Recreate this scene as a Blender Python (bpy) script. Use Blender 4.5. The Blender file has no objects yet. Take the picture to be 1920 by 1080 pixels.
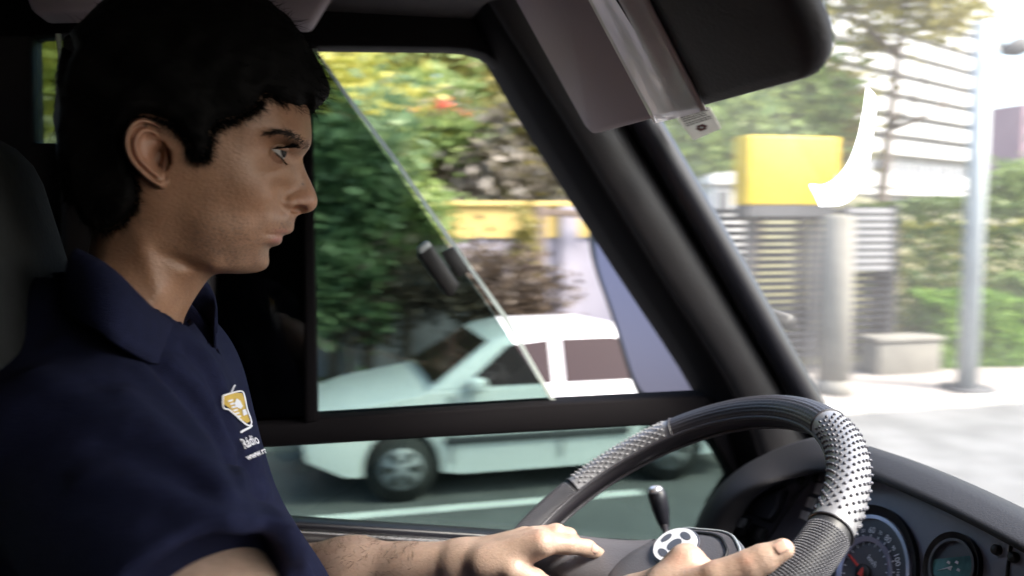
import bpy, bmesh, math, random
import numpy as np
from mathutils import Vector, Matrix
from mathutils.bvhtree import BVHTree

random.seed(7)
rng = np.random.default_rng(7)
C = bpy.context.scene.collection
sc = bpy.context.scene
R = math.radians

# ------------------------------------------------------------------ camera
CAMZ = 2.55
YAW, PITCH, FPX = R(14), R(-5), 1600.0
CAM = np.array([0.0, 0.0, CAMZ])
FW = np.array([math.sin(YAW)*math.cos(PITCH), math.cos(YAW)*math.cos(PITCH), math.sin(PITCH)])
RT = np.array([math.cos(YAW), -math.sin(YAW), 0.0])
UP = np.cross(RT, FW)
cam = bpy.data.cameras.new('camera')
cam.sensor_width = 36.0
cam.lens = 36.0*FPX/1920.0
cam.clip_start, cam.clip_end = 0.02, 3000
cam.dof.use_dof = True
cam.dof.focus_distance = 0.78
cam.dof.aperture_fstop = 7.0
cam.dof.aperture_ratio = 0.30
co = bpy.data.objects.new('camera', cam)
C.objects.link(co)
co.location = CAM
co.rotation_euler = (R(90)+PITCH, 0, -YAW)
sc.camera = co

# ------------------------------------------------------------------ light
SUN_EL, SUN_AZ = R(50), R(-38)          # azimuth: measured from +x (vehicle forward) towards +y
w = bpy.data.worlds.new('World')
sc.world = w
w.use_nodes = True
nt = w.node_tree
bg = nt.nodes['Background']
sky = nt.nodes.new('ShaderNodeTexSky')
sky.sky_type = 'NISHITA'
sky.sun_disc = False
sky.sun_elevation = SUN_EL
sky.sun_rotation = R(90) - SUN_AZ
sky.air_density = 1.0
sky.dust_density = 4.0
sky.ozone_density = 0.6
nt.links.new(sky.outputs[0], bg.inputs[0])
bg.inputs[1].default_value = 0.15
sun = bpy.data.lights.new('sun', 'SUN')
sun.energy = 1.5
sun.angle = R(12)
sun.color = (1.0, 0.95, 0.88)
so = bpy.data.objects.new('sun', sun)
C.objects.link(so)
sd = Vector((math.cos(SUN_EL)*math.cos(SUN_AZ), math.cos(SUN_EL)*math.sin(SUN_AZ), math.sin(SUN_EL)))
so.rotation_euler = sd.to_track_quat('Z', 'Y').to_euler()
so.location = (0, 0, 60)
sc.view_settings.view_transform = 'Standard'
sc.view_settings.look = 'None'
sc.view_settings.gamma = 1.0
sc.view_settings.use_curve_mapping = False
sc.view_settings.exposure = 2.4
sc.cycles.use_denoising = True
sc.cycles.max_bounces = 10
sc.cycles.diffuse_bounces = 5
sc.cycles.glossy_bounces = 4
sc.cycles.transmission_bounces = 6
sc.cycles.transparent_max_bounces = 24
sc.cycles.sample_clamp_indirect = 6.0
sc.cycles.caustics_reflective = False
sc.cycles.caustics_refractive = False

# ------------------------------------------------------------------ helpers
def ray(px, py):
    return FW + RT*(px-960.0)/FPX + UP*(540.0-py)/FPX
def aty(px, py, y):
    d = ray(px, py); return CAM + d*(y/d[1])
def atx(px, py, x):
    d = ray(px, py); return CAM + d*(x/d[0])
def atd(px, py, D):
    return CAM + ray(px, py)*D
def atplane(px, py, p0, n):
    d = ray(px, py); p0 = np.asarray(p0, float); n = np.asarray(n, float)
    return CAM + d*(((p0-CAM) @ n)/(d @ n))
def proj(P):
    d = np.asarray(P, float) - CAM
    z = d @ FW
    return np.stack([960+FPX*(d @ RT)/z, 540-FPX*(d @ UP)/z], -1)

def mat(name, col, rough=0.6, metal=0.0, noise=None, bump=None, spec=0.5, coat=0.0, sss=0.0, sheen=0.0):
    """noise=(scale, amount) varies the colour; bump=(scale, strength)."""
    m = bpy.data.materials.new(name)
    m.use_nodes = True
    t = m.node_tree
    b = t.nodes['Principled BSDF']
    b.inputs['Base Color'].default_value = (*col, 1)
    b.inputs['Roughness'].default_value = rough
    b.inputs['Metallic'].default_value = metal
    b.inputs['Specular IOR Level'].default_value = spec
    b.inputs['Coat Weight'].default_value = coat
    if sheen: b.inputs['Sheen Weight'].default_value = sheen
    if sss:
        b.inputs['Subsurface Weight'].default_value = sss
        b.inputs['Subsurface Radius'].default_value = (0.006, 0.002, 0.001)
        b.inputs['Subsurface Scale'].default_value = 1.0
    tc = t.nodes.new('ShaderNodeTexCoord')
    if noise:
        n = t.nodes.new('ShaderNodeTexNoise')
        n.inputs['Scale'].default_value = noise[0]
        n.inputs['Detail'].default_value = 6
        r = t.nodes.new('ShaderNodeMapRange')
        r.inputs[1].default_value, r.inputs[2].default_value = 0.3, 0.7
        r.inputs[3].default_value, r.inputs[4].default_value = 1-noise[1], 1+noise[1]
        mx = t.nodes.new('ShaderNodeVectorMath'); mx.operation = 'SCALE'
        mx.inputs[0].default_value = col
        t.links.new(tc.outputs['Object'], n.inputs['Vector'])
        t.links.new(n.outputs['Fac'], r.inputs[0])
        t.links.new(r.outputs[0], mx.inputs['Scale'])
        t.links.new(mx.outputs[0], b.inputs['Base Color'])
    if bump:
        n2 = t.nodes.new('ShaderNodeTexNoise')
        n2.inputs['Scale'].default_value = bump[0]
        n2.inputs['Detail'].default_value = 4
        bp = t.nodes.new('ShaderNodeBump')
        bp.inputs['Strength'].default_value = bump[1]
        bp.inputs['Distance'].default_value = 0.002
        t.links.new(tc.outputs['Object'], n2.inputs['Vector'])
        t.links.new(n2.outputs['Fac'], bp.inputs['Height'])
        t.links.new(bp.outputs[0], b.inputs['Normal'])
    return m

def glass(name, tint, refl=1.0, dust=0.0, dustcol=(0.8, 0.8, 0.78), rough=0.0):
    m = bpy.data.materials.new(name); m.use_nodes = True
    t = m.node_tree; t.nodes.clear()
    out = t.nodes.new('ShaderNodeOutputMaterial')
    tr = t.nodes.new('ShaderNodeBsdfTransparent'); tr.inputs[0].default_value = (*tint, 1)
    gl = t.nodes.new('ShaderNodeBsdfGlossy'); gl.inputs['Roughness'].default_value = rough
    fr = t.nodes.new('ShaderNodeFresnel'); fr.inputs[0].default_value = 1.45
    ml = t.nodes.new('ShaderNodeMath'); ml.operation = 'MULTIPLY'; ml.inputs[1].default_value = refl
    mx = t.nodes.new('ShaderNodeMixShader')
    t.links.new(fr.outputs[0], ml.inputs[0]); t.links.new(ml.outputs[0], mx.inputs[0])
    t.links.new(tr.outputs[0], mx.inputs[1]); t.links.new(gl.outputs[0], mx.inputs[2])
    last = mx
    if dust > 0:
        tc = t.nodes.new('ShaderNodeTexCoord')
        n = t.nodes.new('ShaderNodeTexNoise'); n.inputs['Scale'].default_value = 3.0; n.inputs['Detail'].default_value = 8
        n.inputs['Roughness'].default_value = 0.7
        r = t.nodes.new('ShaderNodeMapRange')
        r.inputs[1].default_value, r.inputs[2].default_value = 0.3, 0.75
        r.inputs[3].default_value, r.inputs[4].default_value = dust*0.5, dust*1.6
        df = t.nodes.new('ShaderNodeBsdfTranslucent'); df.inputs[0].default_value = (*dustcol, 1)
        m2 = t.nodes.new('ShaderNodeMixShader')
        t.links.new(tc.outputs['Object'], n.inputs['Vector'])
        t.links.new(n.outputs['Fac'], r.inputs[0]); t.links.new(r.outputs[0], m2.inputs[0])
        t.links.new(mx.outputs[0], m2.inputs[1]); t.links.new(df.outputs[0], m2.inputs[2])
        last = m2
    t.links.new(last.outputs[0], out.inputs[0])
    return m

def leafmat(name, c1, c2, transl=0.35):
    m = bpy.data.materials.new(name); m.use_nodes = True
    t = m.node_tree; b = t.nodes['Principled BSDF']; out = t.nodes['Material Output']
    g = t.nodes.new('ShaderNodeNewGeometry')
    mx = t.nodes.new('ShaderNodeMix'); mx.data_type = 'RGBA'
    mx.inputs[6].default_value = (*c1, 1); mx.inputs[7].default_value = (*c2, 1)
    t.links.new(g.outputs['Random Per Island'], mx.inputs[0])
    t.links.new(mx.outputs[2], b.inputs['Base Color'])
    b.inputs['Roughness'].default_value = 0.55
    tl = t.nodes.new('ShaderNodeBsdfTranslucent')
    t.links.new(mx.outputs[2], tl.inputs[0])
    ms = t.nodes.new('ShaderNodeMixShader'); ms.inputs[0].default_value = transl
    t.links.new(b.outputs[0], ms.inputs[1]); t.links.new(tl.outputs[0], ms.inputs[2])
    t.links.new(ms.outputs[0], out.inputs[0])
    return m

def mobj(name, verts, faces, m, parent=None, smooth=False):
    me = bpy.data.meshes.new(name)
    me.from_pydata([tuple(map(float, v)) for v in verts], [], [tuple(map(int, f)) for f in faces])
    me.update()
    if m: me.materials.append(m)
    if smooth: me.polygons.foreach_set('use_smooth', [True]*len(me.polygons))
    o = bpy.data.objects.new(name, me); C.objects.link(o)
    if parent: attach(o, parent)
    return o

def attach(o, parent):
    o.parent = parent
    top = parent; M = Matrix.Identity(4)
    chain = []
    while top: chain.append(top); top = top.parent
    for p in reversed(chain): M = M @ p.matrix_parent_inverse @ p.matrix_basis
    o.matrix_parent_inverse = M.inverted()

def bmobj(name, bm, m, parent=None, smooth=False):
    me = bpy.data.meshes.new(name)
    bmesh.ops.recalc_face_normals(bm, faces=bm.faces)
    bm.to_mesh(me); bm.free()
    if m: me.materials.append(m)
    if smooth: me.polygons.foreach_set('use_smooth', [True]*len(me.polygons))
    o = bpy.data.objects.new(name, me); C.objects.link(o)
    if parent: attach(o, parent)
    return o

def tag(o, label, cat, group=None, kind=None):
    o['label'] = label; o['category'] = cat
    if group: o['group'] = group
    if kind: o['kind'] = kind
    return o

def thing(name, loc, label, cat, group=None):
    o = bpy.data.objects.new(name, None); C.objects.link(o)
    o.empty_display_size = 0.1
    o.location = tuple(map(float, loc))
    return tag(o, label, cat, group)

def struct(name, o):
    o['kind'] = 'structure'; return o

def bevel(o, wdt, seg=2, ang=35):
    b = o.modifiers.new('bevel', 'BEVEL'); b.width = wdt; b.segments = seg
    b.limit_method = 'ANGLE'; b.angle_limit = R(ang); b.harden_normals = False
    o.data.polygons.foreach_set('use_smooth', [True]*len(o.data.polygons))
    return o

def prism(name, pts, off, m, parent=None, bev=0.0):
    """closed polygon of 3d points extruded by vector off"""
    pts = [np.asarray(p, float) for p in pts]; off = np.asarray(off, float)
    n = len(pts)
    bm = bmesh.new()
    a = [bm.verts.new(p) for p in pts]; b = [bm.verts.new(p+off) for p in pts]
    bm.faces.new(a); bm.faces.new(b[::-1])
    for i in range(n): bm.faces.new((a[i], b[i], b[(i+1) % n], a[(i+1) % n]))
    o = bmobj(name, bm, m, parent)
    if bev: bevel(o, bev)
    return o

def box(name, lo, hi, m, parent=None, bev=0.0):
    (a, b, c), (d, e, f) = lo, hi
    return prism(name, [(a, b, c), (d, b, c), (d, e, c), (a, e, c)], (0, 0, f-c), m, parent, bev)

def boxes(name, lst, m, parent=None):
    V, Fc = [], []
    for (a, b, c), (d, e, f) in lst:
        k = len(V)
        V += [(a, b, c), (d, b, c), (d, e, c), (a, e, c), (a, b, f), (d, b, f), (d, e, f), (a, e, f)]
        Fc += [(k, k+3, k+2, k+1), (k+4, k+5, k+6, k+7), (k, k+1, k+5, k+4), (k+1, k+2, k+6, k+5), (k+2, k+3, k+7, k+6), (k+3, k, k+4, k+7)]
    return mobj(name, V, Fc, m, parent)

def catmull(pts, n=6, closed=True):
    P = np.asarray(pts, float); N = len(P); out = []
    rngi = range(N) if closed else range(N-1)
    for i in rngi:
        if closed: p0, p1, p2, p3 = P[(i-1) % N], P[i], P[(i+1) % N], P[(i+2) % N]
        else: p0, p1, p2, p3 = P[max(i-1, 0)], P[i], P[i+1], P[min(i+2, N-1)]
        for k in range(n):
            t = k/n
            out.append(0.5*((2*p1)+(-p0+p2)*t+(2*p0-5*p1+4*p2-p3)*t*t+(-p0+3*p1-3*p2+p3)*t**3))
    if not closed: out.append(P[-1])
    return np.array(out)

def frames(path, closed=False):
    P = np.asarray(path, float); n = len(P)
    if closed: T = np.roll(P, -1, 0)-np.roll(P, 1, 0)
    else: T = np.gradient(P, axis=0)
    T /= np.linalg.norm(T, axis=1)[:, None]
    return T

def tube(name, path, rad, m, parent=None, seg=12, up=(0, 0, 1), sx=1.0, sy=1.0, caps=True, smooth=True):
    P = np.asarray(path, float); T = frames(P); n = len(P)
    rad = np.broadcast_to(np.asarray(rad, float), (n,))
    V, Fc = [], []
    up = np.asarray(up, float)
    for i in range(n):
        a = np.cross(T[i], up); a /= (np.linalg.norm(a)+1e-9); b = np.cross(a, T[i])
        for k in range(seg):
            th = 2*math.pi*k/seg
            V.append(P[i]+rad[i]*(a*math.cos(th)*sx+b*math.sin(th)*sy))
    for i in range(n-1):
        for k in range(seg):
            k2 = (k+1) % seg
            Fc.append((i*seg+k, i*seg+k2, (i+1)*seg+k2, (i+1)*seg+k))
    if caps:
        Fc.append(tuple(range(seg))[::-1]); Fc.append(tuple(range((n-1)*seg, n*seg)))
    return mobj(name, V, Fc, m, parent, smooth)

def gridmesh(name, G, m, parent=None, smooth=True, thick=0.0):
    G = np.asarray(G, float); a, b = G.shape[:2]
    V = G.reshape(-1, 3)
    Fc = [(i*b+j, i*b+j+1, (i+1)*b+j+1, (i+1)*b+j) for i in range(a-1) for j in range(b-1)]
    o = mobj(name, V, Fc, m, parent, smooth)
    if thick:
        s = o.modifiers.new('solid', 'SOLIDIFY'); s.thickness = thick; s.offset = 0
    return o

def sd_poly(P, poly):
    """signed distance (positive inside) of points P (n,2) to polygon"""
    d = np.full(len(P), 1e9); ins = np.zeros(len(P), bool)
    A = poly; B = np.roll(poly, -1, 0)
    for a, b in zip(A, B):
        e = b-a; l = e @ e
        if l < 1e-9: continue
        wv = P-a
        t = np.clip((wv @ e)/l, 0, 1)
        q = wv-t[:, None]*e
        d = np.minimum(d, (q*q).sum(1))
        c = ((a[1] <= P[:, 1]) & (b[1] > P[:, 1])) | ((b[1] <= P[:, 1]) & (a[1] > P[:, 1]))
        if abs(b[1]-a[1]) > 1e-9:
            xi = a[0]+(P[:, 1]-a[1])/(b[1]-a[1])*e[0]
            ins ^= c & (P[:, 0] < xi)
    return np.where(ins, 1, -1)*np.sqrt(d)

def rbf(pts, q, smooth=1e-3):
    pts = np.asarray(pts, float); X = pts[:, :2]/100; v = pts[:, 2]
    def ker(r2): return np.where(r2 > 1e-12, 0.5*r2*np.log(np.maximum(r2, 1e-12)), 0)
    n = len(X)
    D = ((X[:, None]-X[None])**2).sum(-1)
    K = ker(D)+np.eye(n)*smooth
    Pm = np.c_[np.ones(n), X]
    A = np.block([[K, Pm], [Pm.T, np.zeros((3, 3))]])
    sol = np.linalg.solve(A, np.r_[v, 0, 0, 0])
    Q = np.asarray(q, float)/100
    out = sol[n]+Q @ sol[n+1:]
    for i in range(n): out = out+sol[i]*ker(((Q-X[i])**2).sum(-1))
    return out

def nets(vals, lo, h):
    """naive surface nets of a scalar grid, inside < 0"""
    nx, ny, nz = vals.shape
    ins = vals < 0
    cs = [(0, 0, 0), (1, 0, 0), (0, 1, 0), (1, 1, 0), (0, 0, 1), (1, 0, 1), (0, 1, 1), (1, 1, 1)]
    def cor(a, c): return a[c[0]:nx-1+c[0], c[1]:ny-1+c[1], c[2]:nz-1+c[2]]
    cnt = sum(cor(ins, c).astype(np.int8) for c in cs)
    act = (cnt > 0) & (cnt < 8)
    idx = np.full(act.shape, -1, np.int64)
    I = np.argwhere(act); idx[act] = np.arange(len(I))
    acc = np.zeros((len(I), 3)); num = np.zeros(len(I))
    cv = [cor(vals, c)[act] for c in cs]
    for i in range(8):
        for j in range(i+1, 8):
            if sum(abs(cs[i][k]-cs[j][k]) for k in range(3)) != 1: continue
            a, b = cv[i], cv[j]
            s = (a < 0) != (b < 0)
            t = np.where(s, a/np.where(s, a-b, 1), 0)
            p = np.asarray(cs[i])+t[:, None]*(np.asarray(cs[j])-np.asarray(cs[i]))
            acc += np.where(s[:, None], p, 0); num += s
    V = (I+acc/num[:, None])*h+np.asarray(lo)
    faces = []
    for ax in range(3):
        sl0 = [slice(None)]*3; sl1 = [slice(None)]*3
        sl0[ax] = slice(0, -1); sl1[ax] = slice(1, None)
        a, b = ins[tuple(sl0)], ins[tuple(sl1)]
        E = np.argwhere(a != b)
        o1, o2 = [(1, 2), (2, 0), (0, 1)][ax]
        ok = (E[:, o1] > 0) & (E[:, o2] > 0) & (E[:, o1] < vals.shape[o1]-1) & (E[:, o2] < vals.shape[o2]-1)
        E = E[ok]
        flip = a[tuple(E.T)]
        def cell(d1, d2):
            q = E.copy(); q[:, o1] -= d1; q[:, o2] -= d2
            return idx[tuple(q.T)]
        q = np.stack([cell(1, 1), cell(0, 1), cell(0, 0), cell(1, 0)], 1)
        q[~flip] = q[~flip][:, ::-1]
        faces.append(q)
    Fq = np.concatenate(faces)
    Fq = Fq[(Fq >= 0).all(1)]
    return V, Fq

def fastmesh(name, V, Fq, m, parent=None, smooth=True):
    me = bpy.data.meshes.new(name)
    me.vertices.add(len(V)); me.vertices.foreach_set('co', np.asarray(V, np.float32).ravel())
    k = Fq.shape[1]
    me.loops.add(len(Fq)*k); me.loops.foreach_set('vertex_index', Fq.astype(np.int32).ravel())
    me.polygons.add(len(Fq)); me.polygons.foreach_set('loop_start', np.arange(0, len(Fq)*k, k, dtype=np.int32))
    me.update(calc_edges=True); me.validate()
    if m: me.materials.append(m)
    if smooth: me.polygons.foreach_set('use_smooth', np.ones(len(me.polygons), bool))
    o = bpy.data.objects.new(name, me); C.objects.link(o)
    if parent: attach(o, parent)
    return o

def laplace(V, Fq, it=3, lam=0.5, taubin=True):
    e = np.concatenate([Fq[:, [0, 1]], Fq[:, [1, 2]], Fq[:, [2, 3]], Fq[:, [3, 0]]])
    n = len(V)
    for k in range(it):
        for l in ((lam, -lam*1.04) if taubin else (lam,)):
            s = np.zeros_like(V); c = np.zeros(n)
            for ax in range(3):
                s[:, ax] = np.bincount(e[:, 0], V[e[:, 1], ax], n)+np.bincount(e[:, 1], V[e[:, 0], ax], n)
            c = np.bincount(e[:, 0], minlength=n)+np.bincount(e[:, 1], minlength=n)
            V = V+l*(s/np.maximum(c, 1)[:, None]-V)
    return V

def sgrid(lo, hi, h):
    ax = [np.arange(lo[i], hi[i]+h, h) for i in range(3)]
    X, Y, Z = np.meshgrid(*ax, indexing='ij')
    return X, Y, Z

def cone_sd(X, Y, Z, a, b, ra, rb, sq=None):
    a = np.asarray(a, float); b = np.asarray(b, float); e = b-a; l = e @ e
    px, py, pz = X-a[0], Y-a[1], Z-a[2]
    t = np.clip((px*e[0]+py*e[1]+pz*e[2])/l, 0, 1)
    dx, dy, dz = px-t*e[0], py-t*e[1], pz-t*e[2]
    return np.sqrt(dx*dx+dy*dy+dz*dz)-(ra+t*(rb-ra))

def ell_sd(X, Y, Z, c, r):
    k0 = np.sqrt(((X-c[0])/r[0])**2+((Y-c[1])/r[1])**2+((Z-c[2])/r[2])**2)
    return (k0-1)*min(r)

def smin(a, b, k):
    h = np.clip(0.5+0.5*(b-a)/k, 0, 1)
    return b+(a-b)*h-k*h*(1-h)

def noise3(X, Y, Z, f, seed=0, octs=3):
    r = np.random.default_rng(seed); o = 0; amp = 1.0; tot = 0
    for k in range(octs):
        for j in range(4):
            d = r.normal(size=3); d /= np.linalg.norm(d)
            o = o+amp*np.sin((X*d[0]+Y*d[1]+Z*d[2])*f*2*math.pi*(0.7+0.6*r.random())+r.random()*6.28)
            tot += amp
        f *= 2.0; amp *= 0.5
    return o/tot*2.0

def strands(name, roots, dirs, lens, wid, m, parent, curl=0.0, seg=3, droop=0.0, kind=None):
    """thin tapered three sided hairs"""
    roots = np.asarray(roots, float); dirs = np.asarray(dirs, float)
    n = len(roots)
    dirs = dirs/np.linalg.norm(dirs, axis=1)[:, None]
    rv = rng.normal(size=(n, 3)); a = np.cross(dirs, rv); a /= np.linalg.norm(a, axis=1)[:, None]
    b = np.cross(dirs, a)
    lens = np.broadcast_to(lens, (n,)); V = []; 
    wid = np.broadcast_to(wid, (n,))
    for s in range(seg+1):
        t = s/seg
        c = roots+dirs*(lens*t)[:, None]+a*(curl*lens*t*t)[:, None]-np.array([0, 0, 1.0])*(droop*lens*t*t)[:, None]
        wd = (wid*(1-t*0.85))[:, None]
        for k in range(3):
            th = 2*math.pi*k/3
            V.append(c+wd*(a*math.cos(th)+b*math.sin(th)))
    V = np.array(V)           # (seg+1)*3, n, 3
    V = V.transpose(1, 0, 2).reshape(-1, 3)
    base = np.arange(n)*3*(seg+1)
    Fq = []
    for s in range(seg):
        for k in range(3):
            k2 = (k+1) % 3
            Fq.append(np.stack([base+s*3+k, base+s*3+k2, base+(s+1)*3+k2, base+(s+1)*3+k], 1))
    o = fastmesh(name, V, np.concatenate(Fq), m, parent)
    if kind: o['kind'] = kind
    return o

def text_mesh(s, size=1.0):
    """flat glyph triangles (2d, centred) from the built-in font"""
    cu = bpy.data.curves.new('lettering', 'FONT'); cu.body = s; cu.size = size
    cu.align_x = 'CENTER'; cu.align_y = 'CENTER'; cu.resolution_u = 3; cu.offset = 0.018*size
    o = bpy.data.objects.new('lettering', cu); C.objects.link(o)
    dg = bpy.context.evaluated_depsgraph_get(); dg.update()
    me = bpy.data.meshes.new_from_object(o.evaluated_get(dg))
    V = np.array([v.co[:] for v in me.vertices]); Fc = [tuple(p.vertices) for p in me.polygons]
    bpy.data.objects.remove(o); bpy.data.meshes.remove(me); bpy.data.curves.remove(cu)
    return V, Fc

# ------------------------------------------------------------------ materials
M = {}
M['asphalt'] = mat('asphalt', (0.115, 0.115, 0.115), 0.85, noise=(1.5, 0.25), bump=(60, 0.6))
M['paving'] = mat('paving', (0.24, 0.215, 0.20), 0.85, noise=(2.0, 0.25), bump=(30, 0.4))
M['kerb'] = mat('kerb', (0.42, 0.41, 0.39), 0.8, noise=(3, 0.15))
M['whiteline'] = mat('whiteline', (0.7, 0.7, 0.68), 0.7, noise=(4, 0.12))
M['soil'] = mat('soil', (0.13, 0.12, 0.06), 0.95, noise=(0.6, 0.4), bump=(10, 0.8))
M['black'] = mat('black', (0.012, 0.011, 0.012), 0.5, bump=(300, 0.15))
M['trim'] = mat('trim', (0.017, 0.014, 0.016), 0.55, bump=(400, 0.2))
M['frame'] = mat('frame', (0.005, 0.004, 0.005), 0.85, spec=0.12)
M['lining'] = mat('lining', (0.10, 0.09, 0.09), 0.9, noise=(40, 0.1), bump=(250, 0.3))
M['pillar'] = mat('pillar', (0.027, 0.025, 0.027), 0.5, noise=(14, 0.15), bump=(250, 0.15))
M['seal'] = mat('seal', (0.012, 0.012, 0.017), 0.35)
M['dash'] = mat('dash', (0.20, 0.205, 0.255), 0.42, noise=(30, 0.08), bump=(500, 0.15))
M['dashtop'] = mat('dashtop', (0.012, 0.011, 0.013), 0.62, bump=(500, 0.25), spec=0.3)
M['rubber'] = mat('rubber', (0.016, 0.014, 0.018), 0.45, bump=(500, 0.1))
M['leather'] = mat('leather', (0.035, 0.033, 0.040), 0.42, bump=(300, 0.35))
M['silver'] = mat('silver', (0.25, 0.25, 0.27), 0.40, metal=0.35, noise=(20, 0.1))
M['stud'] = mat('stud', (0.05, 0.05, 0.065), 0.35)
M['grip'] = mat('grip', (0.016, 0.016, 0.020), 0.5)
M['gripdot'] = mat('gripdot', (0.075, 0.075, 0.09), 0.4)
M['hub'] = mat('hub', (0.105, 0.10, 0.112), 0.5, bump=(500, 0.25))
M['chrome'] = mat('chrome', (0.72, 0.72, 0.76), 0.25, metal=0.7)
M['plate'] = mat('plate', (0.72, 0.72, 0.76), 0.35)
M['dial'] = mat('dial', (0.07, 0.07, 0.088), 0.4)
M['ring'] = mat('ring', (0.55, 0.55, 0.72), 0.25, metal=0.5)
M['mark'] = mat('mark', (0.88, 0.88, 0.92), 0.5)
M['red'] = mat('red', (0.75, 0.06, 0.05), 0.4)
M['teal'] = mat('teal', (0.10, 0.26, 0.27), 0.12, coat=1.0, noise=(40, 0.5))
M['visor'] = mat('visor', (0.40, 0.34, 0.37), 0.75, bump=(300, 0.25))
M['visordark'] = mat('visordark', (0.026, 0.022, 0.026), 0.7, bump=(300, 0.3))
M['paper'] = leafmat('paper', (0.60, 0.59, 0.57), (0.60, 0.59, 0.57), 0.35)
M['reflection_film'] = glass('reflection_film', (0.9, 0.9, 0.9), 0.3, dust=0.62, dustcol=(0.9, 0.9, 0.9))  # pale veil coloured as the crescent reflection in the windscreen
M['print'] = mat('print', (0.04, 0.035, 0.04), 0.7)
M['printred'] = mat('printred', (0.12, 0.015, 0.015), 0.7)
M['seat'] = mat('seat', (0.008, 0.009, 0.0097), 0.85, noise=(60, 0.2), bump=(200, 0.4))
M['tint'] = glass('tinted_glass', (0.40, 0.48, 0.455), 0.9)
M['darktint'] = glass('dark_tinted_glass', (0.012, 0.016, 0.015), 0.5)
M['wind'] = glass('windscreen_glass', (0.93, 0.96, 0.94), 0.8, dust=0.036)
M['glassedge'] = leafmat('glassedge', (0.70, 0.74, 0.70), (0.70, 0.74, 0.70), 0.6)
M['clear'] = glass('clear_glass', (0.9, 0.93, 0.93), 1.0)
M['mirror'] = mat('mirror', (0.165, 0.132, 0.158), 0.25, metal=1.0)
M['carwhite'] = mat('carwhite', (0.78, 0.78, 0.78), 0.3, coat=0.6)
M['carglass'] = mat('carglass', (0.020, 0.009, 0.009), 0.25, spec=0.25)
M['tyre'] = mat('tyre', (0.02, 0.02, 0.02), 0.8)
M['rim'] = mat('rim', (0.30, 0.30, 0.32), 0.5, metal=0.2)
M['lampred'] = mat('lampred', (0.5, 0.03, 0.03), 0.2, coat=1.0)
M['lampclear'] = mat('lampclear', (0.7, 0.72, 0.74), 0.1, coat=1.0)
M['plaster'] = mat('plaster', (0.26, 0.25, 0.29), 0.85, noise=(1.2, 0.12))
M['yellowwall'] = mat('yellowwall', (0.42, 0.32, 0.11), 0.85, noise=(1.5, 0.2))
M['yellow'] = mat('yellow', (0.56, 0.38, 0.004), 0.5, noise=(1.5, 0.15))
M['slat'] = mat('slat', (0.026, 0.026, 0.032), 0.8, spec=0.08, noise=(3, 0.15))
M['slatlight'] = mat('slatlight', (0.19, 0.19, 0.20), 0.6)
M['darkgrey'] = mat('darkgrey', (0.05, 0.05, 0.055), 0.7)
M['concrete'] = mat('concrete', (0.17, 0.16, 0.14), 0.9, noise=(3, 0.15), bump=(40, 0.3))
M['galv'] = mat('galv', (0.38, 0.405, 0.415), 0.5, metal=0.3, noise=(3, 0.1))
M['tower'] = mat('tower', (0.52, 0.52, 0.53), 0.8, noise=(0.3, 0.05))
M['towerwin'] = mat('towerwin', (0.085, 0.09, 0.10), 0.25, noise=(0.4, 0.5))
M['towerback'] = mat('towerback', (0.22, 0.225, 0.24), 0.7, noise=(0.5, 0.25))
M['pinkwall'] = mat('pinkwall', (0.33, 0.22, 0.26), 0.85)
M['bark'] = mat('bark', (0.13, 0.10, 0.08), 0.9, noise=(12, 0.3), bump=(20, 0.8))
M['leafgreen'] = leafmat('leafgreen', (0.09, 0.16, 0.04), (0.28, 0.36, 0.11))
M['leafolive'] = leafmat('leafolive', (0.12, 0.12, 0.035), (0.36, 0.31, 0.08))
M['leafyellow'] = leafmat('leafyellow', (0.24, 0.27, 0.04), (0.55, 0.50, 0.12))
M['leafdark'] = leafmat('leafdark', (0.06, 0.12, 0.05), (0.20, 0.29, 0.13))
M['leaflime'] = leafmat('leaflime', (0.07, 0.17, 0.02), (0.23, 0.36, 0.06))
M['leafgrey'] = leafmat('leafgrey', (0.16, 0.14, 0.11), (0.40, 0.36, 0.30))
M['hedgegreen'] = leafmat('hedgegreen', (0.03, 0.075, 0.012), (0.14, 0.19, 0.04))
M['leafbrown'] = leafmat('leafbrown', (0.05, 0.035, 0.025), (0.11, 0.08, 0.05))
M['flower'] = mat('flower', (0.6, 0.10, 0.05), 0.6)

# ------------------------------------------------------------------ outdoor setting
ZR = lambda z: CAMZ+z
g = mobj('ground', [(-300, -300, -0.03), (900, -300, -0.03), (900, 900, -0.03), (-300, 900, -0.03)], [(0, 1, 2, 3)], M['soil']); struct('ground', g)
KY = 9.3
rd = mobj('road', [(-120, -40, 0), (300, -40, 0), (300, KY, 0), (-120, KY, 0)], [(0, 1, 2, 3)], M['asphalt']); struct('road', rd)
lm = mobj('lane_marking', [(-60, 7.05, 0.004), (3.0, 7.05, 0.004), (3.0, 7.2, 0.004), (-60, 7.2, 0.004)], [(0, 1, 2, 3)], M['whiteline']); struct('lane_marking', lm)
pv = boxes('pavement', [((-120, KY+0.15, -0.02), (300, 12.0, 0.135))], M['paving']); struct('pavement', pv)
kb = bpy.data.objects.new('kerb', None); C.objects.link(kb); kb['kind'] = 'structure'
kmesh = None
for i in range(24):
    x0 = -2+i*1.0
    if kmesh is None:
        o = box('kerb_stone', (0, KY, -0.02), (0.985, KY+0.148, 0.14), M['kerb'], kb, 0.012); kmesh = o
    else:
        o = kmesh.copy(); C.objects.link(o)
    o.location = (x0, 0, 0)
boxes('kerb_run', [((-120, KY, -0.02), (-2.02, KY+0.148, 0.14)), ((22.02, KY, -0.02), (300, KY+0.148, 0.14))], M['kerb'], kb)
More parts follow.
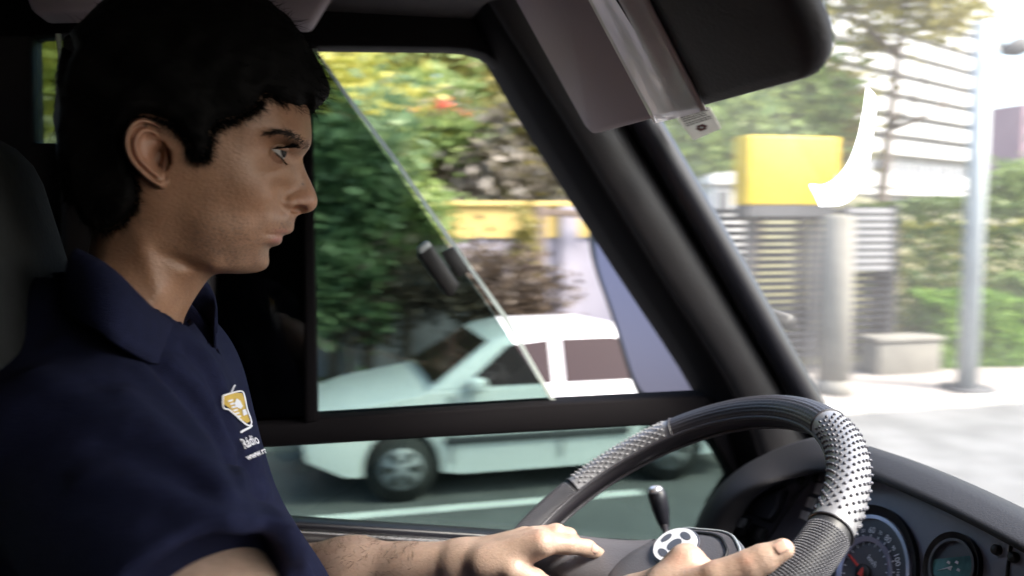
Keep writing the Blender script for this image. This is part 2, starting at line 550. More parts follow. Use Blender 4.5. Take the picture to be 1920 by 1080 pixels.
# hillside behind the wall
def hillz(x, y):
    t = np.clip((y-15)/40, 0, 1)
    return 1.2+9.5*t*t*(3-2*t)*np.clip((40-x)/30, 0, 1)+0.5*np.sin(x*0.4)*t
G = np.array([[(x, y, hillz(x, y)-0.9*(y < 15)) for y in np.linspace(14.5, 90, 26)] for x in np.linspace(-60, 60, 40)])
hl = gridmesh('hillside', G, M['soil']); struct('hillside', hl)

# foliage -----------------------------------------------------------
def leaves(n, radii, size, seed, clumps=14, fill=0.55):
    r = np.random.default_rng(seed)
    cc = r.normal(size=(clumps, 3)); cc /= np.linalg.norm(cc, axis=1)[:, None]
    cc *= (0.35+0.6*r.random((clumps, 1)))
    cc[:, 2] = np.where(cc[:, 2] < -0.6, -cc[:, 2], cc[:, 2])
    k = r.integers(0, clumps, n)
    p = cc[k]+r.normal(size=(n, 3))*0.23*(0.6+0.8*r.random((clumps, 1)))[k]
    p *= np.asarray(radii)
    d1 = r.normal(size=(n, 3)); d1 /= np.linalg.norm(d1, axis=1)[:, None]
    d2 = np.cross(d1, r.normal(size=(n, 3))); d2 /= np.linalg.norm(d2, axis=1)[:, None]
    s = size*(0.6+0.8*r.random((n, 1)))
    d1 = d1*s; d2 = d2*s*0.55
    V = np.stack([p-d1, p+d2*0.9-d1*0.1, p+d1, p-d2*0.9-d1*0.1], 1).reshape(-1, 3)
    Fq = np.arange(n*4).reshape(n, 4)
    return V, Fq

def tree(name, base, height, radii, lm, n, size, seed, label, cat='tree', group=None, trunk=True, lean=(0, 0), trad=0.12):
    base = np.asarray(base, float)
    t = thing(name, base, label, cat, group)
    top = base+np.array([lean[0], lean[1], height-radii[2]])
    V, Fq = leaves(n, radii, size, seed)
    fastmesh('crown', V+top+np.array([0, 0, 0.0]), Fq, lm, t, False)
    if trunk:
        k = 6
        path = [base+np.array([lean[0]*s+0.08*math.sin(5*s+seed), lean[1]*s, (height-radii[2]*0.8)*s]) for s in np.linspace(0, 1, k)]
        path[0] = path[0]-np.array([0, 0, 0.1])
        tube('trunk', path, np.linspace(trad, trad*0.45, k), M['bark'], t, 8, up=(1, 0.2, 0))
        r = random.Random(seed)
        for q in range(4):
            a = r.random()*6.28; st = path[3+q % 2]
            en = st+np.array([math.cos(a)*radii[0]*0.7, math.sin(a)*radii[1]*0.7, radii[2]*(0.5+0.6*r.random())])
            mid = (st+en)/2+np.array([0, 0, -0.1])
            tube('limb', [st, mid, en], [trad*0.4, trad*0.28, trad*0.08], M['bark'], t, 6, up=(0.3, 0.2, 1))
    return t

def gpt(px, py, y):            # world point on the ray at lateral distance y
    return aty(px, py, y)

# trees on the bank seen through the driver's window
hill_trees = [
    # px, lateral y, base z, height, (rx,ry,rz), leaf key, count, size, label
    (620, 17, 1.6, 4.6, (1.9, 1.5, 1.5), 'leafyellow', 4200, 0.13, 'yellow green tree at the far left of the open window behind the tinted pane top'),
    (760, 19, 1.8, 3.9, (2.1, 1.6, 1.4), 'leafgreen', 4200, 0.14, 'mid green leafy tree on the bank left of the flowering shrub'),
    (880, 17, 1.5, 3.3, (1.5, 1.4, 1.1), 'leafgrey', 3000, 0.12, 'greyish sparse tree with pale leaves above the yellow wall'),
    (985, 16.5, 1.4, 4.0, (1.2, 1.2, 1.2), 'leafolive', 1800, 0.12, 'olive tree with bare pale limbs beside the sloping pillar'),
    (1090, 18, 1.5, 3.6, (1.7, 1.4, 1.4), 'leafgrey', 2600, 0.14, 'grey green tree just left of the pillar over the wing mirror'),
    (700, 26, 4.2, 6.4, (3.2, 2.4, 2.4), 'leafolive', 5200, 0.18, 'tall olive tree filling the upper left of the window'),
    (860, 27, 4.5, 6.0, (3.4, 2.4, 2.3), 'leafyellow', 5200, 0.18, 'tall yellow leaved tree at the top middle of the window'),
    (1010, 25, 3.8, 5.8, (2.8, 2.4, 2.3), 'leafolive', 5200, 0.18, 'tall brownish olive tree next to the rounded window corner'),
    (480, 24, 3.6, 7.0, (3.2, 2.4, 2.6), 'leafgreen', 4200, 0.18, 'green tree on the bank hidden mostly behind the driver'),
    (300, 22, 3.0, 7.0, (3.0, 2.4, 2.8), 'leafgreen', 4200, 0.18, 'green tree on the bank further back behind the seat'),
    (60, 20, 2.4, 6.5, (3.2, 2.4, 2.8), 'leafyellow', 4200, 0.18, 'pale green tree seen through the small rear side window'),
    (1180, 24, 3.0, 6.5, (3.0, 2.4, 2.6), 'leafgreen', 4200, 0.18, 'green tree on the bank behind the sloping pillar'),
]
for i, (px, y, bz, h, rr, lk, n, s, lab) in enumerate(hill_trees):
    p = aty(px, 400, y)
    tree('bank_tree', (p[0], y, bz), h, rr, M[lk], n, s, 40+i, lab, group='trees on the bank beyond the wall', trad=0.14)
hf = []
for i in range(5):
    tx = [(845, 200), (880, 218), (780, 210), (905, 232), (650, 215)][i]
    hf.append(aty(tx[0], tx[1], 16.0))
Vf, Ff = leaves(60, (0.45, 0.4, 0.16), 0.06, 5)
fs = thing('flowering_shrub', (hf[1][0], 16.0, 1.2), 'shrub with small red flowers high on the bank in the window', 'shrub')
fastmesh('blossom', np.concatenate([Vf*(0.6 if k else 1.0)+h for k, h in enumerate(hf)]), np.concatenate([Ff+len(Vf)*k for k in range(5)]), M['flower'], fs, False)
Vg, Fg = leaves(2200, (1.7, 0.7, 0.6), 0.1, 6)
fastmesh('foliage', Vg+hf[1]+np.array([0, 0.3, -0.5]), Fg, M['leafgreen'], fs, False)
tube('stem', [(hf[1][0], 16.2, 1.0), (hf[1][0]+0.1, 16.2, 2.6), (hf[1][0], 16.2, hf[1][2]-0.3)], [0.07, 0.05, 0.03], M['bark'], fs, 6, up=(1, 0, 0))

# boundary wall: pale plaster with a yellow upper course
wl = thing('boundary_wall', (4, 13.0, 0), 'pale plaster boundary wall with a yellow upper band and capping', 'wall')
x0, x1 = -14.0, 7.3
box('plaster_face', (x0, 13.0, 0.1), (x1, 13.25, 2.17), M['plaster'], wl)
box('yellow_band', (x0, 12.96, 2.17), (x1, 13.25, 2.66), M['yellowwall'], wl)
box('capping', (x0-0.05, 12.9, 2.66), (x1+0.05, 13.31, 2.74), M['yellowwall'], wl, 0.01)
for i in range(9):
    xx = x0+1.2+i*2.4
    box('pier', (xx, 12.88, 0.1), (xx+0.3, 12.955, 2.655), M['plaster'], wl, 0.01)
pr = thing('timber_rail', aty(1010, 400, 12.6), 'brown timber rail on a post in front of the yellow wall band', 'rail')
a, b = aty(1004, 396, 12.6), aty(1150, 404, 12.6)
prism('rail', [a+(0, 0, -0.06), b+(0, 0, -0.06), b+(0, 0, 0.05), a+(0, 0, 0.05)], (0, 0.1, 0), M['bark'], pr, 0.01)
box('post', (a[0], 12.48, 0.1), (a[0]+0.13, 12.595, a[2]+0.08), M['bark'], pr, 0.01)
for px, y, h, rr, lk, n, s, lab in [
    (985, 11.9, 2.45, (0.22, 0.25, 0.45), 'leafolive', 420, 0.06, 'small thin tree in front of the pale wall right of the tinted pane'),
    (690, 12.0, 3.9, (0.85, 0.7, 1.2), 'leafdark', 3600, 0.10, 'dark leafy tree seen through the tinted pane above the white car'),
    (610, 12.2, 3.8, (1.3, 0.9, 1.3), 'leafdark', 3600, 0.10, 'dark green tree at the left edge of the tinted pane'),
    (770, 12.1, 2.9, (0.55, 0.5, 0.8), 'leafgreen', 2000, 0.08, 'green bushy tree behind the pane latch')]:
    p = aty(px, 400, y)
    tree('roadside_tree', (p[0], y, 0.12), h, rr, M[lk], n, s, int(px), lab, group='trees along the pavement', trad=0.09)
for px, py, y, rr, lk, lab in [(930, 548, 11.4, (0.85, 0.5, 0.62), 'leafbrown', 'rounded brown bush in front of the pale wall beside the pane edge'),
                               (760, 560, 11.6, (0.9, 0.5, 0.75), 'leafbrown', 'brown bush behind the bonnet of the white car'),
                               (650, 560, 11.6, (0.8, 0.5, 0.8), 'leafdark', 'dark bush beyond the bonnet at the left of the pane')]:
    p = aty(px, py, y)
    b = thing('bush', (p[0], y, 0.13), lab, 'bush', 'bushes along the pavement')
    V, Fq = leaves(3000, (rr[0], rr[1], rr[2]), 0.06, int(px), 20)
    fastmesh('foliage', V+p, Fq, M[lk], b, False)
    tube('stem', [(p[0], y, 0.1), (p[0]+0.03, y, p[2]*0.6), (p[0], y, p[2])], [0.05, 0.035, 0.02], M['bark'], b, 6, up=(1, 0, 0))

# ------------------------------------------------------------------ white car
def make_car(x_front, ynear, length=4.3, width=1.7):
    """faces -x; x_front is the nose"""
    t = thing('white_car', (x_front+length/2, ynear+width/2, 0), 'white hatchback car passing beside the window on the far side of the line', 'car')
    prof = [(0.03, 0.42), (0.0, 0.60), (0.06, 0.74), (0.45, 0.86), (1.02, 0.95), (1.12, 0.97)]
    tail = [(3.45, 1.00), (4.1, 0.98), (4.24, 0.86), (4.28, 0.62), (4.24, 0.40)]
    low = [(4.05, 0.24), (3.75, 0.24)]
    def arch(cx, r=0.36):
        return [(cx+r*math.cos(a), 0.30+r*math.sin(a)) for a in np.linspace(R(-8), R(188), 13)]
    side = prof+tail+low+arch(3.42)+[(2.9, 0.22), (1.4, 0.22)]+arch(0.86)+[(0.35, 0.26)]
    bm = bmesh.new()
    def sect(yv, inset, zoff=0):
        return [bm.verts.new((x_front+x+(inset*0.8 if x < 1 else (-inset*0.8 if x > 3.4 else 0)), yv, z)) for x, z in side]
    L = [sect(ynear+0.06, 0.03), sect(ynear, 0.0), sect(ynear+width, 0.0), sect(ynear+width-0.06, 0.03)]
    L = [sect(ynear+0.02, 0.02), sect(ynear+width-0.02, 0.02)]
    n = len(side)
    for v in [v for v in bm.verts if not v.link_edges and v not in L[0] and v not in L[1]]: bm.verts.remove(v)
    for i in range(n): bm.faces.new((L[0][i], L[0][(i+1) % n], L[1][(i+1) % n], L[1][i]))
    bm.faces.new(L[0]); bm.faces.new(L[1][::-1])
    body = bmobj('body', bm, M['carwhite'], t); bevel(body, 0.045, 3, 25)
    # greenhouse
    gh = [(1.08, 0.96), (1.75, 1.40), (2.05, 1.46), (2.9, 1.46), (3.35, 1.36), (3.85, 0.98)]
    bm = bmesh.new()
    def gs(yb, yt):
        return [bm.verts.new((x_front+x, yb+(yt-yb)*(z-0.96)/0.5, z)) for x, z in gh]
    A = gs(ynear+0.05, ynear+0.24); B = gs(ynear+width-0.05, ynear+width-0.24); m_ = len(gh)
    for i in range(m_): bm.faces.new((A[i], A[(i+1) % m_], B[(i+1) % m_], B[i]))
    bm.faces.new(A); bm.faces.new(B[::-1])
    o = bmobj('cabin', bm, M['carwhite'], t); bevel(o, 0.05, 3, 25)
    def sidepane(pts, nm):
        P = [(x_front+x, ynear+0.05+0.19*(z-0.96)/0.5-0.006, z) for x, z in pts]
        prism(nm, P, (0, 0.012, 0.0), M['carglass'], t)
    sidepane([(1.42, 1.0), (1.86, 1.34), (2.28, 1.38), (2.28, 1.0)], 'side_window')
    sidepane([(2.36, 1.0), (2.36, 1.38), (2.9, 1.38), (3.15, 1.32), (3.45, 1.0)], 'side_window')
    # windscreen, a sheet just proud of the sloping front
    def slope(x0_, z0_, x1_, z1_, nm, mm, i0=0.12, i1=0.3):
        P = [(x_front+x0_, ynear+i0, z0_), (x_front+x0_, ynear+width-i0, z0_), (x_front+x1_, ynear+width-i1, z1_), (x_front+x1_, ynear+i1, z1_)]
        nrm = np.array([-(z1_-z0_), 0, (x1_-x0_)]); nrm = nrm/np.linalg.norm(nrm)
        if nrm[2] < 0: nrm = -nrm
        prism(nm, [np.array(p)+nrm*0.004 for p in P], nrm*0.008, mm, t)
    slope(1.16, 1.015, 1.70, 1.365, 'windscreen', M['carglass'])
    slope(3.42, 1.31, 3.78, 1.035, 'rear_window', M['carglass'], 0.3, 0.16)
    for cx in (0.86, 3.42):
        for yy in (ynear+0.02, ynear+width-0.22):
            wt = tube('wheel', [(x_front+cx, yy, 0.30), (x_front+cx, yy+0.2, 0.30)], 0.30, M['tyre'], t, 28, up=(0, 0, 1))
            tube('rim', [(x_front+cx, yy-0.006, 0.30), (x_front+cx, yy+0.206, 0.30)], 0.19, M['rim'], wt, 24)
            for q in range(6):
                a = q*math.pi/3
                c = np.array([x_front+cx+0.115*math.cos(a), yy-0.009, 0.30+0.115*math.sin(a)])
                prism('rim_slot', [c+np.array([u*math.cos(a)-v*math.sin(a), 0, u*math.sin(a)+v*math.cos(a)]) for u, v in ((-.05, -.018), (.05, -.04), (.05, .04), (-.05, .018))], (0, 0.004, 0), M['tyre'], wt)
    prism('headlight', [(x_front+0.10, ynear+0.012, 0.66), (x_front+0.42, ynear+0.012, 0.72), (x_front+0.44, ynear+0.012, 0.80), (x_front+0.14, ynear+0.012, 0.74)], (0, 0.03, 0), M['lampclear'], t)
    prism('tail_light', [(x_front+4.0, ynear+0.012, 0.72), (x_front+4.22, ynear+0.012, 0.72), (x_front+4.2, ynear+0.012, 0.90), (x_front+4.05, ynear+0.012, 0.92)], (0, 0.03, 0), M['lampred'], t)
    for sx_ in (1.30, 2.32, 3.30):
        box('door_seam', (x_front+sx_, ynear-0.0015, 0.32), (x_front+sx_+0.012, ynear+0.03, 0.94), M['darkgrey'], t)
    box('sill_trim', (x_front+1.25, ynear-0.012, 0.50), (x_front+3.0, ynear+0.03, 0.56), M['darkgrey'], t, 0.006)
    for hx in (2.15, 3.1):
        box('door_handle', (x_front+hx, ynear-0.008, 0.84), (x_front+hx+0.18, ynear+0.02, 0.87), M['carwhite'], t, 0.005)
    box('wing_mirror', (x_front+1.45, ynear-0.14, 0.98), (x_front+1.6, ynear+0.03, 1.10), M['carwhite'], t, 0.03)
    for bx in (-0.03, 4.22): box('bumper', (x_front+bx, ynear+0.12, 0.30), (x_front+bx+0.09, ynear+width-0.12, 0.46), M['darkgrey'], t, 0.01)
    return t
make_car(aty(560, 700, 7.35)[0], 7.35)

# ------------------------------------------------------------------ street on the right
# louvred fence
fy = 11.6
fn = thing('louvred_fence', (7.0, fy, 0.13), 'dark grey louvred metal fence with horizontal slats under the yellow sign', 'fence')
fx0, fx1 = aty(1330, 500, fy)[0], aty(1672, 500, fy)[0]
for xx in (fx0, (fx0+fx1)/2-0.05, fx1-0.1):
    box('post', (xx, fy+0.03, 0.12), (xx+0.1, fy+0.13, 2.62), M['slat'], fn, 0.006)
sl = None
nsl = 21
for k in range(nsl):
    z = 0.35+k*(2.20/(nsl-1))
    if sl is None:
        sl = prism('slat', [(fx0, fy-0.03, 0), (fx0, fy+0.02, 0.067), (fx0, fy+0.028, 0.062), (fx0, fy-0.022, -0.005)], (fx1-fx0, 0, 0), M['slat'], fn)
        o = sl
    else:
        o = sl.copy(); C.objects.link(o)
    o.location = (0, 0, z)
mp = thing('steel_shutter', aty(1640, 450, 11.3), 'pale roller shutter with ribs between the fence and the hedge', 'shutter')
sx0, sx1 = aty(1585, 450, 11.45)[0], aty(1672, 450, 11.45)[0]
zt, zb = aty(1630, 388, 11.45)[2], aty(1630, 508, 11.45)[2]
o0 = None
for k in range(9):
    z = zb+(zt-zb)*k/9
    if o0 is None:
        o0 = box('slat', (sx0, 11.42, 0), (sx1, 11.46, (zt-zb)/9-0.03), M['slatlight'], mp, 0.008); o = o0
    else:
        o = o0.copy(); C.objects.link(o)
    o.location = (0, 0, z)
box('back_panel', (sx0, 11.47, zb), (sx1, 11.5, zt), M['darkgrey'], mp)
for xx in (sx0-0.06, sx1+0.005):
    box('guide_rail', (xx, 11.4, 0.13), (xx+0.055, 11.5, zt+0.05), M['darkgrey'], mp)
# yellow sign box
ys = thing('yellow_sign', aty(1470, 320, 11.2), 'plain bright yellow box sign standing above the louvred fence', 'sign')
a, b = aty(1392, 255, 11.2), aty(1556, 385, 11.2)
box('sign_box', (a[0], 11.0, b[2]), (b[0], 11.45, a[2]), M['yellow'], ys, 0.03)
box('underside', (a[0]+0.02, 11.02, b[2]-0.16), (b[0]-0.02, 11.43, b[2]-0.002), M['darkgrey'], ys)
for xx in (a[0]+0.15, b[0]-0.25):
    box('post', (xx, 11.25, 0.12), (xx+0.1, 11.35, b[2]-0.162), M['darkgrey'], ys)
# guard booth
gb = thing('guard_booth', aty(1368, 400, 12.4), 'small white guard booth with arched roof behind the fence by the pillar', 'booth')
a, b = aty(1338, 345, 12.4), aty(1400, 470, 12.4)
box('wall', (a[0], 12.4, 0.1), (b[0], 13.4, a[2]), M['tower'], gb, 0.02)
arc = [(a[0]-0.06, 12.33, a[2])]+[((a[0]+b[0])/2-((b[0]-a[0])/2+0.06)*math.cos(q), 12.33, a[2]+0.2*math.sin(q)) for q in np.linspace(0.3, math.pi-0.3, 9)]+[(b[0]+0.06, 12.33, a[2])]
prism('roof', arc, (0, 1.12, 0), M['tower'], gb)
box('window', (a[0]+0.08, 12.37, a[2]-0.45), (a[0]+0.26, 12.398, a[2]-0.12), M['towerwin'], gb)
# concrete pole and block
cp = thing('concrete_pillar', aty(1562, 735, 10.0)*(1, 1, 0)+(0, 0, 0.13), 'pale round concrete pillar standing on the pavement in front of the louvred fence', 'pillar')
p = aty(1562, 735, 10.0)
tube('shaft', [(p[0], 10.0, 0.1), (p[0], 10.0, 1.4), (p[0], 10.0, 2.5), (p[0], 10.0, 2.53)], [0.22, 0.21, 0.20, 0.12], M['concrete'], cp, 20, up=(1, 0, 0))
tube('base_collar', [(p[0], 10.0, 0.1), (p[0], 10.0, 0.32)], [0.26, 0.23], M['concrete'], cp, 20, up=(1, 0, 0))
bl = thing('concrete_planter', aty(1700, 650, 11.0)*(1, 1, 0)+(0, 0, 0.13), 'low grey concrete planter block beside the hedge on the pavement', 'planter')
a, b = aty(1648, 640, 10.9), aty(1732, 625, 11.3)
box('wall', (a[0], 10.9, 0.12), (b[0], 11.35, 0.62), M['concrete'], bl, 0.03)
box('rim', (a[0]-0.03, 10.87, 0.622), (b[0]+0.03, 11.38, 0.69), M['concrete'], bl, 0.015)
# hedges
def hedge(nm, lo, hi, lk, n, size, seed, lab, cat='hedge'):
    r = np.random.default_rng(seed)
    lo = np.asarray(lo, float); hi = np.asarray(hi, float)
    t = thing(nm, ((lo[0]+hi[0])/2, (lo[1]+hi[1])/2, lo[2]), lab, cat)
    p = lo+(hi-lo)*r.random((n, 3))
    f = r.integers(0, 3, n)
    p[f == 0, 1] = lo[1]+0.12*r.random((f == 0).sum()); p[f == 1, 2] = hi[2]-0.15*r.random((f == 1).sum())
    nz = noise3(p[:, 0], p[:, 1], p[:, 2], 0.6, seed)
    p += (nz*0.16)[:, None]*np.array([0.2, -1.0, 0.8])
    d1 = r.normal(size=(n, 3)); d1 /= np.linalg.norm(d1, axis=1)[:, None]
    d2 = np.cross(d1, r.normal(size=(n, 3))); d2 /= np.linalg.norm(d2, axis=1)[:, None]
    s = size*(0.6+0.8*r.random((n, 1))); d1 *= s; d2 *= s*0.5
    V = np.stack([p-d1, p+d2, p+d1, p-d2], 1).reshape(-1, 3)
    fastmesh('foliage', V, np.arange(n*4).reshape(n, 4), M[lk], t, False)
    xs = np.linspace(lo[0]+0.3, hi[0]-0.3, 4)
    for x in xs:
        tube('stem', [(x, (lo[1]+hi[1])/2, lo[2]-0.05), (x+0.05, (lo[1]+hi[1])/2, lo[2]+(hi[2]-lo[2])*0.8)], [0.05, 0.02], M['bark'], t, 6, up=(1, 0, 0))
    return t
hx = aty(1690, 500, 12.3)[0]
hedge('ivy_hedge', (hx, 12.1, 0.12), (hx+16, 13.6, 2.75), 'hedgegreen', 18000, 0.085, 3, 'tall green hedge running right behind the lamp post')
hedge('clipped_hedge', (hx+0.4, 13.7, 0.12), (hx+14, 14.8, 2.35), 'leafyellow', 6000, 0.1, 9, 'yellow green hedge top behind the tall hedge')
lx0, lx1 = aty(1735, 600, 11.4)[0], aty(1900, 600, 11.4)[0]
hedge('lime_shrub', (lx0, 11.0, 0.12), (lx1, 11.9, 1.25), 'leaflime', 5200, 0.075, 4, 'bright lime green shrub on the pavement behind the lamp post', 'shrub')
hedge('dark_shrub', (lx1+0.1, 11.3, 0.12), (lx1+3.5, 12.1, 1.5), 'leafgreen', 3600, 0.08, 11, 'green shrub to the right of the bright lime shrub', 'shrub')
# street lamp
lp = aty(1812, 735, 9.75)
st = thing('street_lamp', (lp[0], 9.75, 0.13), 'galvanised street lamp post on the pavement with a curved arm', 'street lamp')
tube('pole', [(lp[0], 9.75, 0.12), (lp[0], 9.75, 3.0), (lp[0], 9.75, 5.1)], [0.135, 0.125, 0.11], M['galv'], st, 18, up=(1, 0, 0))
tube('foot_shadow', [(lp[0], 9.75, 0.137), (lp[0], 9.75, 0.165)], 0.36, M['darkgrey'], st, 24, up=(1, 0, 0))  # dark disc standing in for the shadow at the pole's foot
hd = aty(1895, 92, 9.5)
tube('arm', [(lp[0], 9.75, 4.9), (lp[0]+0.1, 9.72, 5.05), (hd[0]-0.1, 9.55, hd[2]+0.02)], [0.05, 0.045, 0.04], M['galv'], st, 10, up=(0, 1, 0))
tube('lamp_head', [(hd[0]-0.15, 9.52, hd[2]-0.03), (hd[0]+0.1, 9.5, hd[2]+0.03), (hd[0]+0.45, 9.48, hd[2]+0.10)], [0.05, 0.12, 0.06], M['darkgrey'], st, 12, up=(0, 1, 0), sy=0.55)
# overhanging street trees
for px, py, y, rr, lk, n, s, lab in [
    (1690, 0, 13.5, (1.9, 1.4, 1.15), 'leafolive', 1700, 0.12, 'street tree with branches hanging in front of the white tower'),
    (1440, 190, 14.5, (1.5, 1.3, 1.5), 'leafgreen', 4600, 0.12, 'green tree behind the yellow sign'),
    (1330, 270, 13.8, (1.3, 1.1, 1.8), 'leafgreen', 4600, 0.11, 'green tree right beside the pillar above the booth'),
    (1550, 240, 15.0, (1.2, 1.0, 1.6), 'leafolive', 3000, 0.12, 'olive tree between the yellow sign and the tower')]:
    p = aty(px, py, y)
    tree('street_tree', (p[0]-0.3, y, 0.1), p[2]+rr[2], rr, M[lk], n, s, int(px)+3, lab, group='trees on the right of the street', lean=(0.3, 0), trad=0.14)
# tower
def tower():
    d0, d1 = 118.0, 142.0
    Lp = atd(1632, 400, d0); Rp = atd(1832, 400, d1)
    Lp[2] = Rp[2] = 0; U = (Rp-Lp); W_ = np.linalg.norm(U); U /= W_
    Nn = np.array([U[1], -U[0], 0]);
    if Nn @ (CAM-Lp) < 0: Nn = -Nn
    t = thing('apartment_tower', Lp, 'tall white apartment tower with long horizontal balcony bands', 'building')
    def pb(nm, u0, u1, n0, n1, z0, z1, m_, par=t):
        P = [Lp+U*u0+Nn*n0, Lp+U*u1+Nn*n0, Lp+U*u1+Nn*n1, Lp+U*u0+Nn*n1]
        P = [np.array([q[0], q[1], z0]) for q in P]
        return prism(nm, P, (0, 0, z1-z0), m_, par)
    top = 44.0
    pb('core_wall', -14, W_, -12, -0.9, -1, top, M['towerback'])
    # end wall, standing proud on the right
    e0 = atd(1908, 400, 136.0); uE = (e0-Lp) @ U
    pb('end_wall', W_+0.01, uE, -11, 1.2, -1, 29.5, M['tower'])
    pb('end_wall_upper', W_+0.01, W_+4.0, -11, 0.6, 29.52, top, M['tower'])
    nf = 15; fl = None; wi = None
    for k in range(nf):
        z = 1.2+2.85*k
        if k == 2: continue
        if fl is None:
            fl = pb('balcony_band', -14, W_-0.02, -0.88, 0.5, 0, 1.85, M['tower']); o = fl
        else:
            o = fl.copy(); C.objects.link(o)
        o.location = o.location+Vector((0, 0, z))
    zz = 1.2+2.85*2
    pb('balcony_band', -14, W_-0.02, -0.88, 0.9, zz-0.6, zz+1.25, M['tower'])
    r = random.Random(3)
    for k in range(1, nf):
        z = 1.2+2.85*k+(1.87 if k != 2 else 1.26)
        nb = 12
        for j in range(nb):
            u0 = -13.5+(W_+13)*j/nb
            wd = (W_+13)/nb-(0.8 if k != 2 else 0.9)
            if k > 2 and r.random() < 0.35: wd *= 0.6
            o = pb('window', u0, u0+wd, -0.88, -0.82, z+0.02, z+(0.92 if k != 2 else 1.45), M['towerwin'])
        if k == 2:
            for j in range(nb):
                u0 = -13.5+(W_+13)*(j+1)/nb-0.85
                pb('mullion', u0, u0+0.7, -0.88, 0.2, z-0.1, z+1.58, M['tower'])
    return t
tower()
pk = thing('pink_building', atd(1925, 400, 170), 'reddish building peeping out past the right edge of the white tower', 'building')
p = atd(1912, 400, 170)
box('wall', (p[0], p[1], -1), (p[0]+14, p[1]+12, 24), M['pinkwall'], pk)
for k in range(6):
    for j in range(3):
        box('window', (p[0]+0.8+j*4.2, p[1]-0.06, 3+k*3.4), (p[0]+3.2+j*4.2, p[1]-0.001, 4.6+k*3.4), M['towerwin'], pk)
ft = aty(1915, 400, 40)
tree('distant_tree', (ft[0]+1, 40, 0), 5.2, (3.0, 2.5, 1.8), M['leafgreen'], 3000, 0.25, 77, 'distant tree at the foot of the tower by the right edge', trad=0.2)

# ------------------------------------------------------------------ minibus cab
WY = 1.15                                    # inner face of the driver's side wall
cab = thing('minibus', (0, 0.1, 1.1), 'dark minibus cab interior around the driver with open side window and windscreen', 'minibus')
def pxpoly(pts, y): return [aty(px, py, y) for px, py in pts]
# header rail above the side window with the rounded front corner
prism('window_header', pxpoly([(-420, -420), (905, -420), (1000, 60), (975, 150), (958, 152), (944, 130), (928, 112), (908, 99), (880, 91), (840, 88), (583, 85), (560, 84), (560, 62), (130, 62), (120, 62), (66, 64), (58, 70), (-420, 70)], WY), (0, 0.05, 0), M['frame'], cab, 0.004)
prism('window_post', pxpoly([(569, 80), (584, 80), (598, 790), (571, 795)], WY-0.004), (0, 0.045, 0), M['frame'], cab, 0.003)
prism('divider_bar', pxpoly([(330, 800), (571, 793), (598, 785), (1030, 758), (1331, 742), (1378, 792), (1330, 793), (1170, 801), (700, 828), (485, 841), (330, 849)], WY-0.002), (0, 0.048, 0), M['frame'], cab, 0.004)
prism('rear_pillar', pxpoly([(112, 60), (395, 60), (395, 1020), (112, 1020)], WY-0.03), (0, 0.10, 0), M['trim'], cab, 0.01)
prism('rear_frame', pxpoly([(-420, 64), (58, 64), (62, 268), (112, 268), (112, 1020), (-420, 1020)], WY), (0, 0.05, 0), M['trim'], cab, 0.004)
prism('rear_side_window', pxpoly([(50, 60), (118, 60), (118, 280), (50, 280)], WY+0.02), (0, 0.004, 0), M['tint'], cab)
prism('window_highlight', pxpoly([(104, 63), (112, 63), (118, 150), (114, 150)], WY-0.034), (0, 0.004, 0), M['glassedge'], cab)  # pale strip that paints the highlight beside the rear window
prism('fixed_dark_pane', pxpoly([(390, 70), (575, 70), (578, 800), (390, 800)], WY+0.018), (0, 0.004, 0), M['darktint'], cab)
pane = prism('sliding_pane', pxpoly([(575, 76), (584, 88), (1044, 762), (590, 790)], WY+0.024), (0, 0.005, 0), M['tint'], cab)
prism('pane_edge', pxpoly([(583, 86), (588, 86), (648, 170), (740, 292), (842, 440), (950, 592), (1044, 757), (1037, 757), (944, 594), (836, 442), (733, 292), (640, 170)], WY+0.021), (0, 0.009, 0), M['glassedge'], pane)
lt = prism('latch', pxpoly([(783, 478), (806, 455), (812, 462), (863, 535), (849, 557), (838, 556)], WY-0.006), (0, 0.025, 0), M['black'], pane, 0.004)
prism('latch_plate', pxpoly([(828, 474), (851, 462), (880, 505), (868, 517), (858, 520)], WY+0.014), (0, 0.006, 0), M['black'], pane, 0.002)
prism('latch_catch', pxpoly([(782, 466), (803, 450), (810, 462), (789, 478)], WY-0.010), (0, 0.02, 0), M['galv'], pane, 0.003)
prism('lower_glass', pxpoly([(300, 830), (1385, 780), (1400, 900), (1330, 1050), (300, 1000)], WY+0.026), (0, 0.005, 0), M['tint'], cab)
prism('door_panel', pxpoly([(300, 982), (540, 1003), (945, 1032), (1130, 1046), (1340, 1052), (1420, 1040), (1420, 1900), (-420, 1900), (-420, 1000), (300, 1000)], WY-0.02), (0, 0.08, 0), M['trim'], cab, 0.008)
prism('belt_seal', pxpoly([(300, 962), (540, 979), (930, 1004), (1130, 1021), (1345, 1032), (1345, 1046), (1130, 1036), (930, 1020), (540, 993), (300, 976)], WY-0.004), (0, 0.03, 0), M['seal'], cab, 0.003)
prism('chrome_strip', pxpoly([(300, 981), (540, 997), (800, 1013), (945, 1023), (1130, 1037), (1130, 1041), (945, 1029), (800, 1020), (540, 1003), (300, 986)], WY-0.008), (0, 0.012, 0), M['chrome'], cab)
prism('quarter_frame', pxpoly([(1322, 822), (1334, 816), (1372, 880), (1385, 905), (1350, 960), (1345, 1050), (1420, 1050), (1420, 800), (1378, 785), (1345, 800)], WY-0.003), (0, 0.05, 0), M['frame'], cab, 0.003)
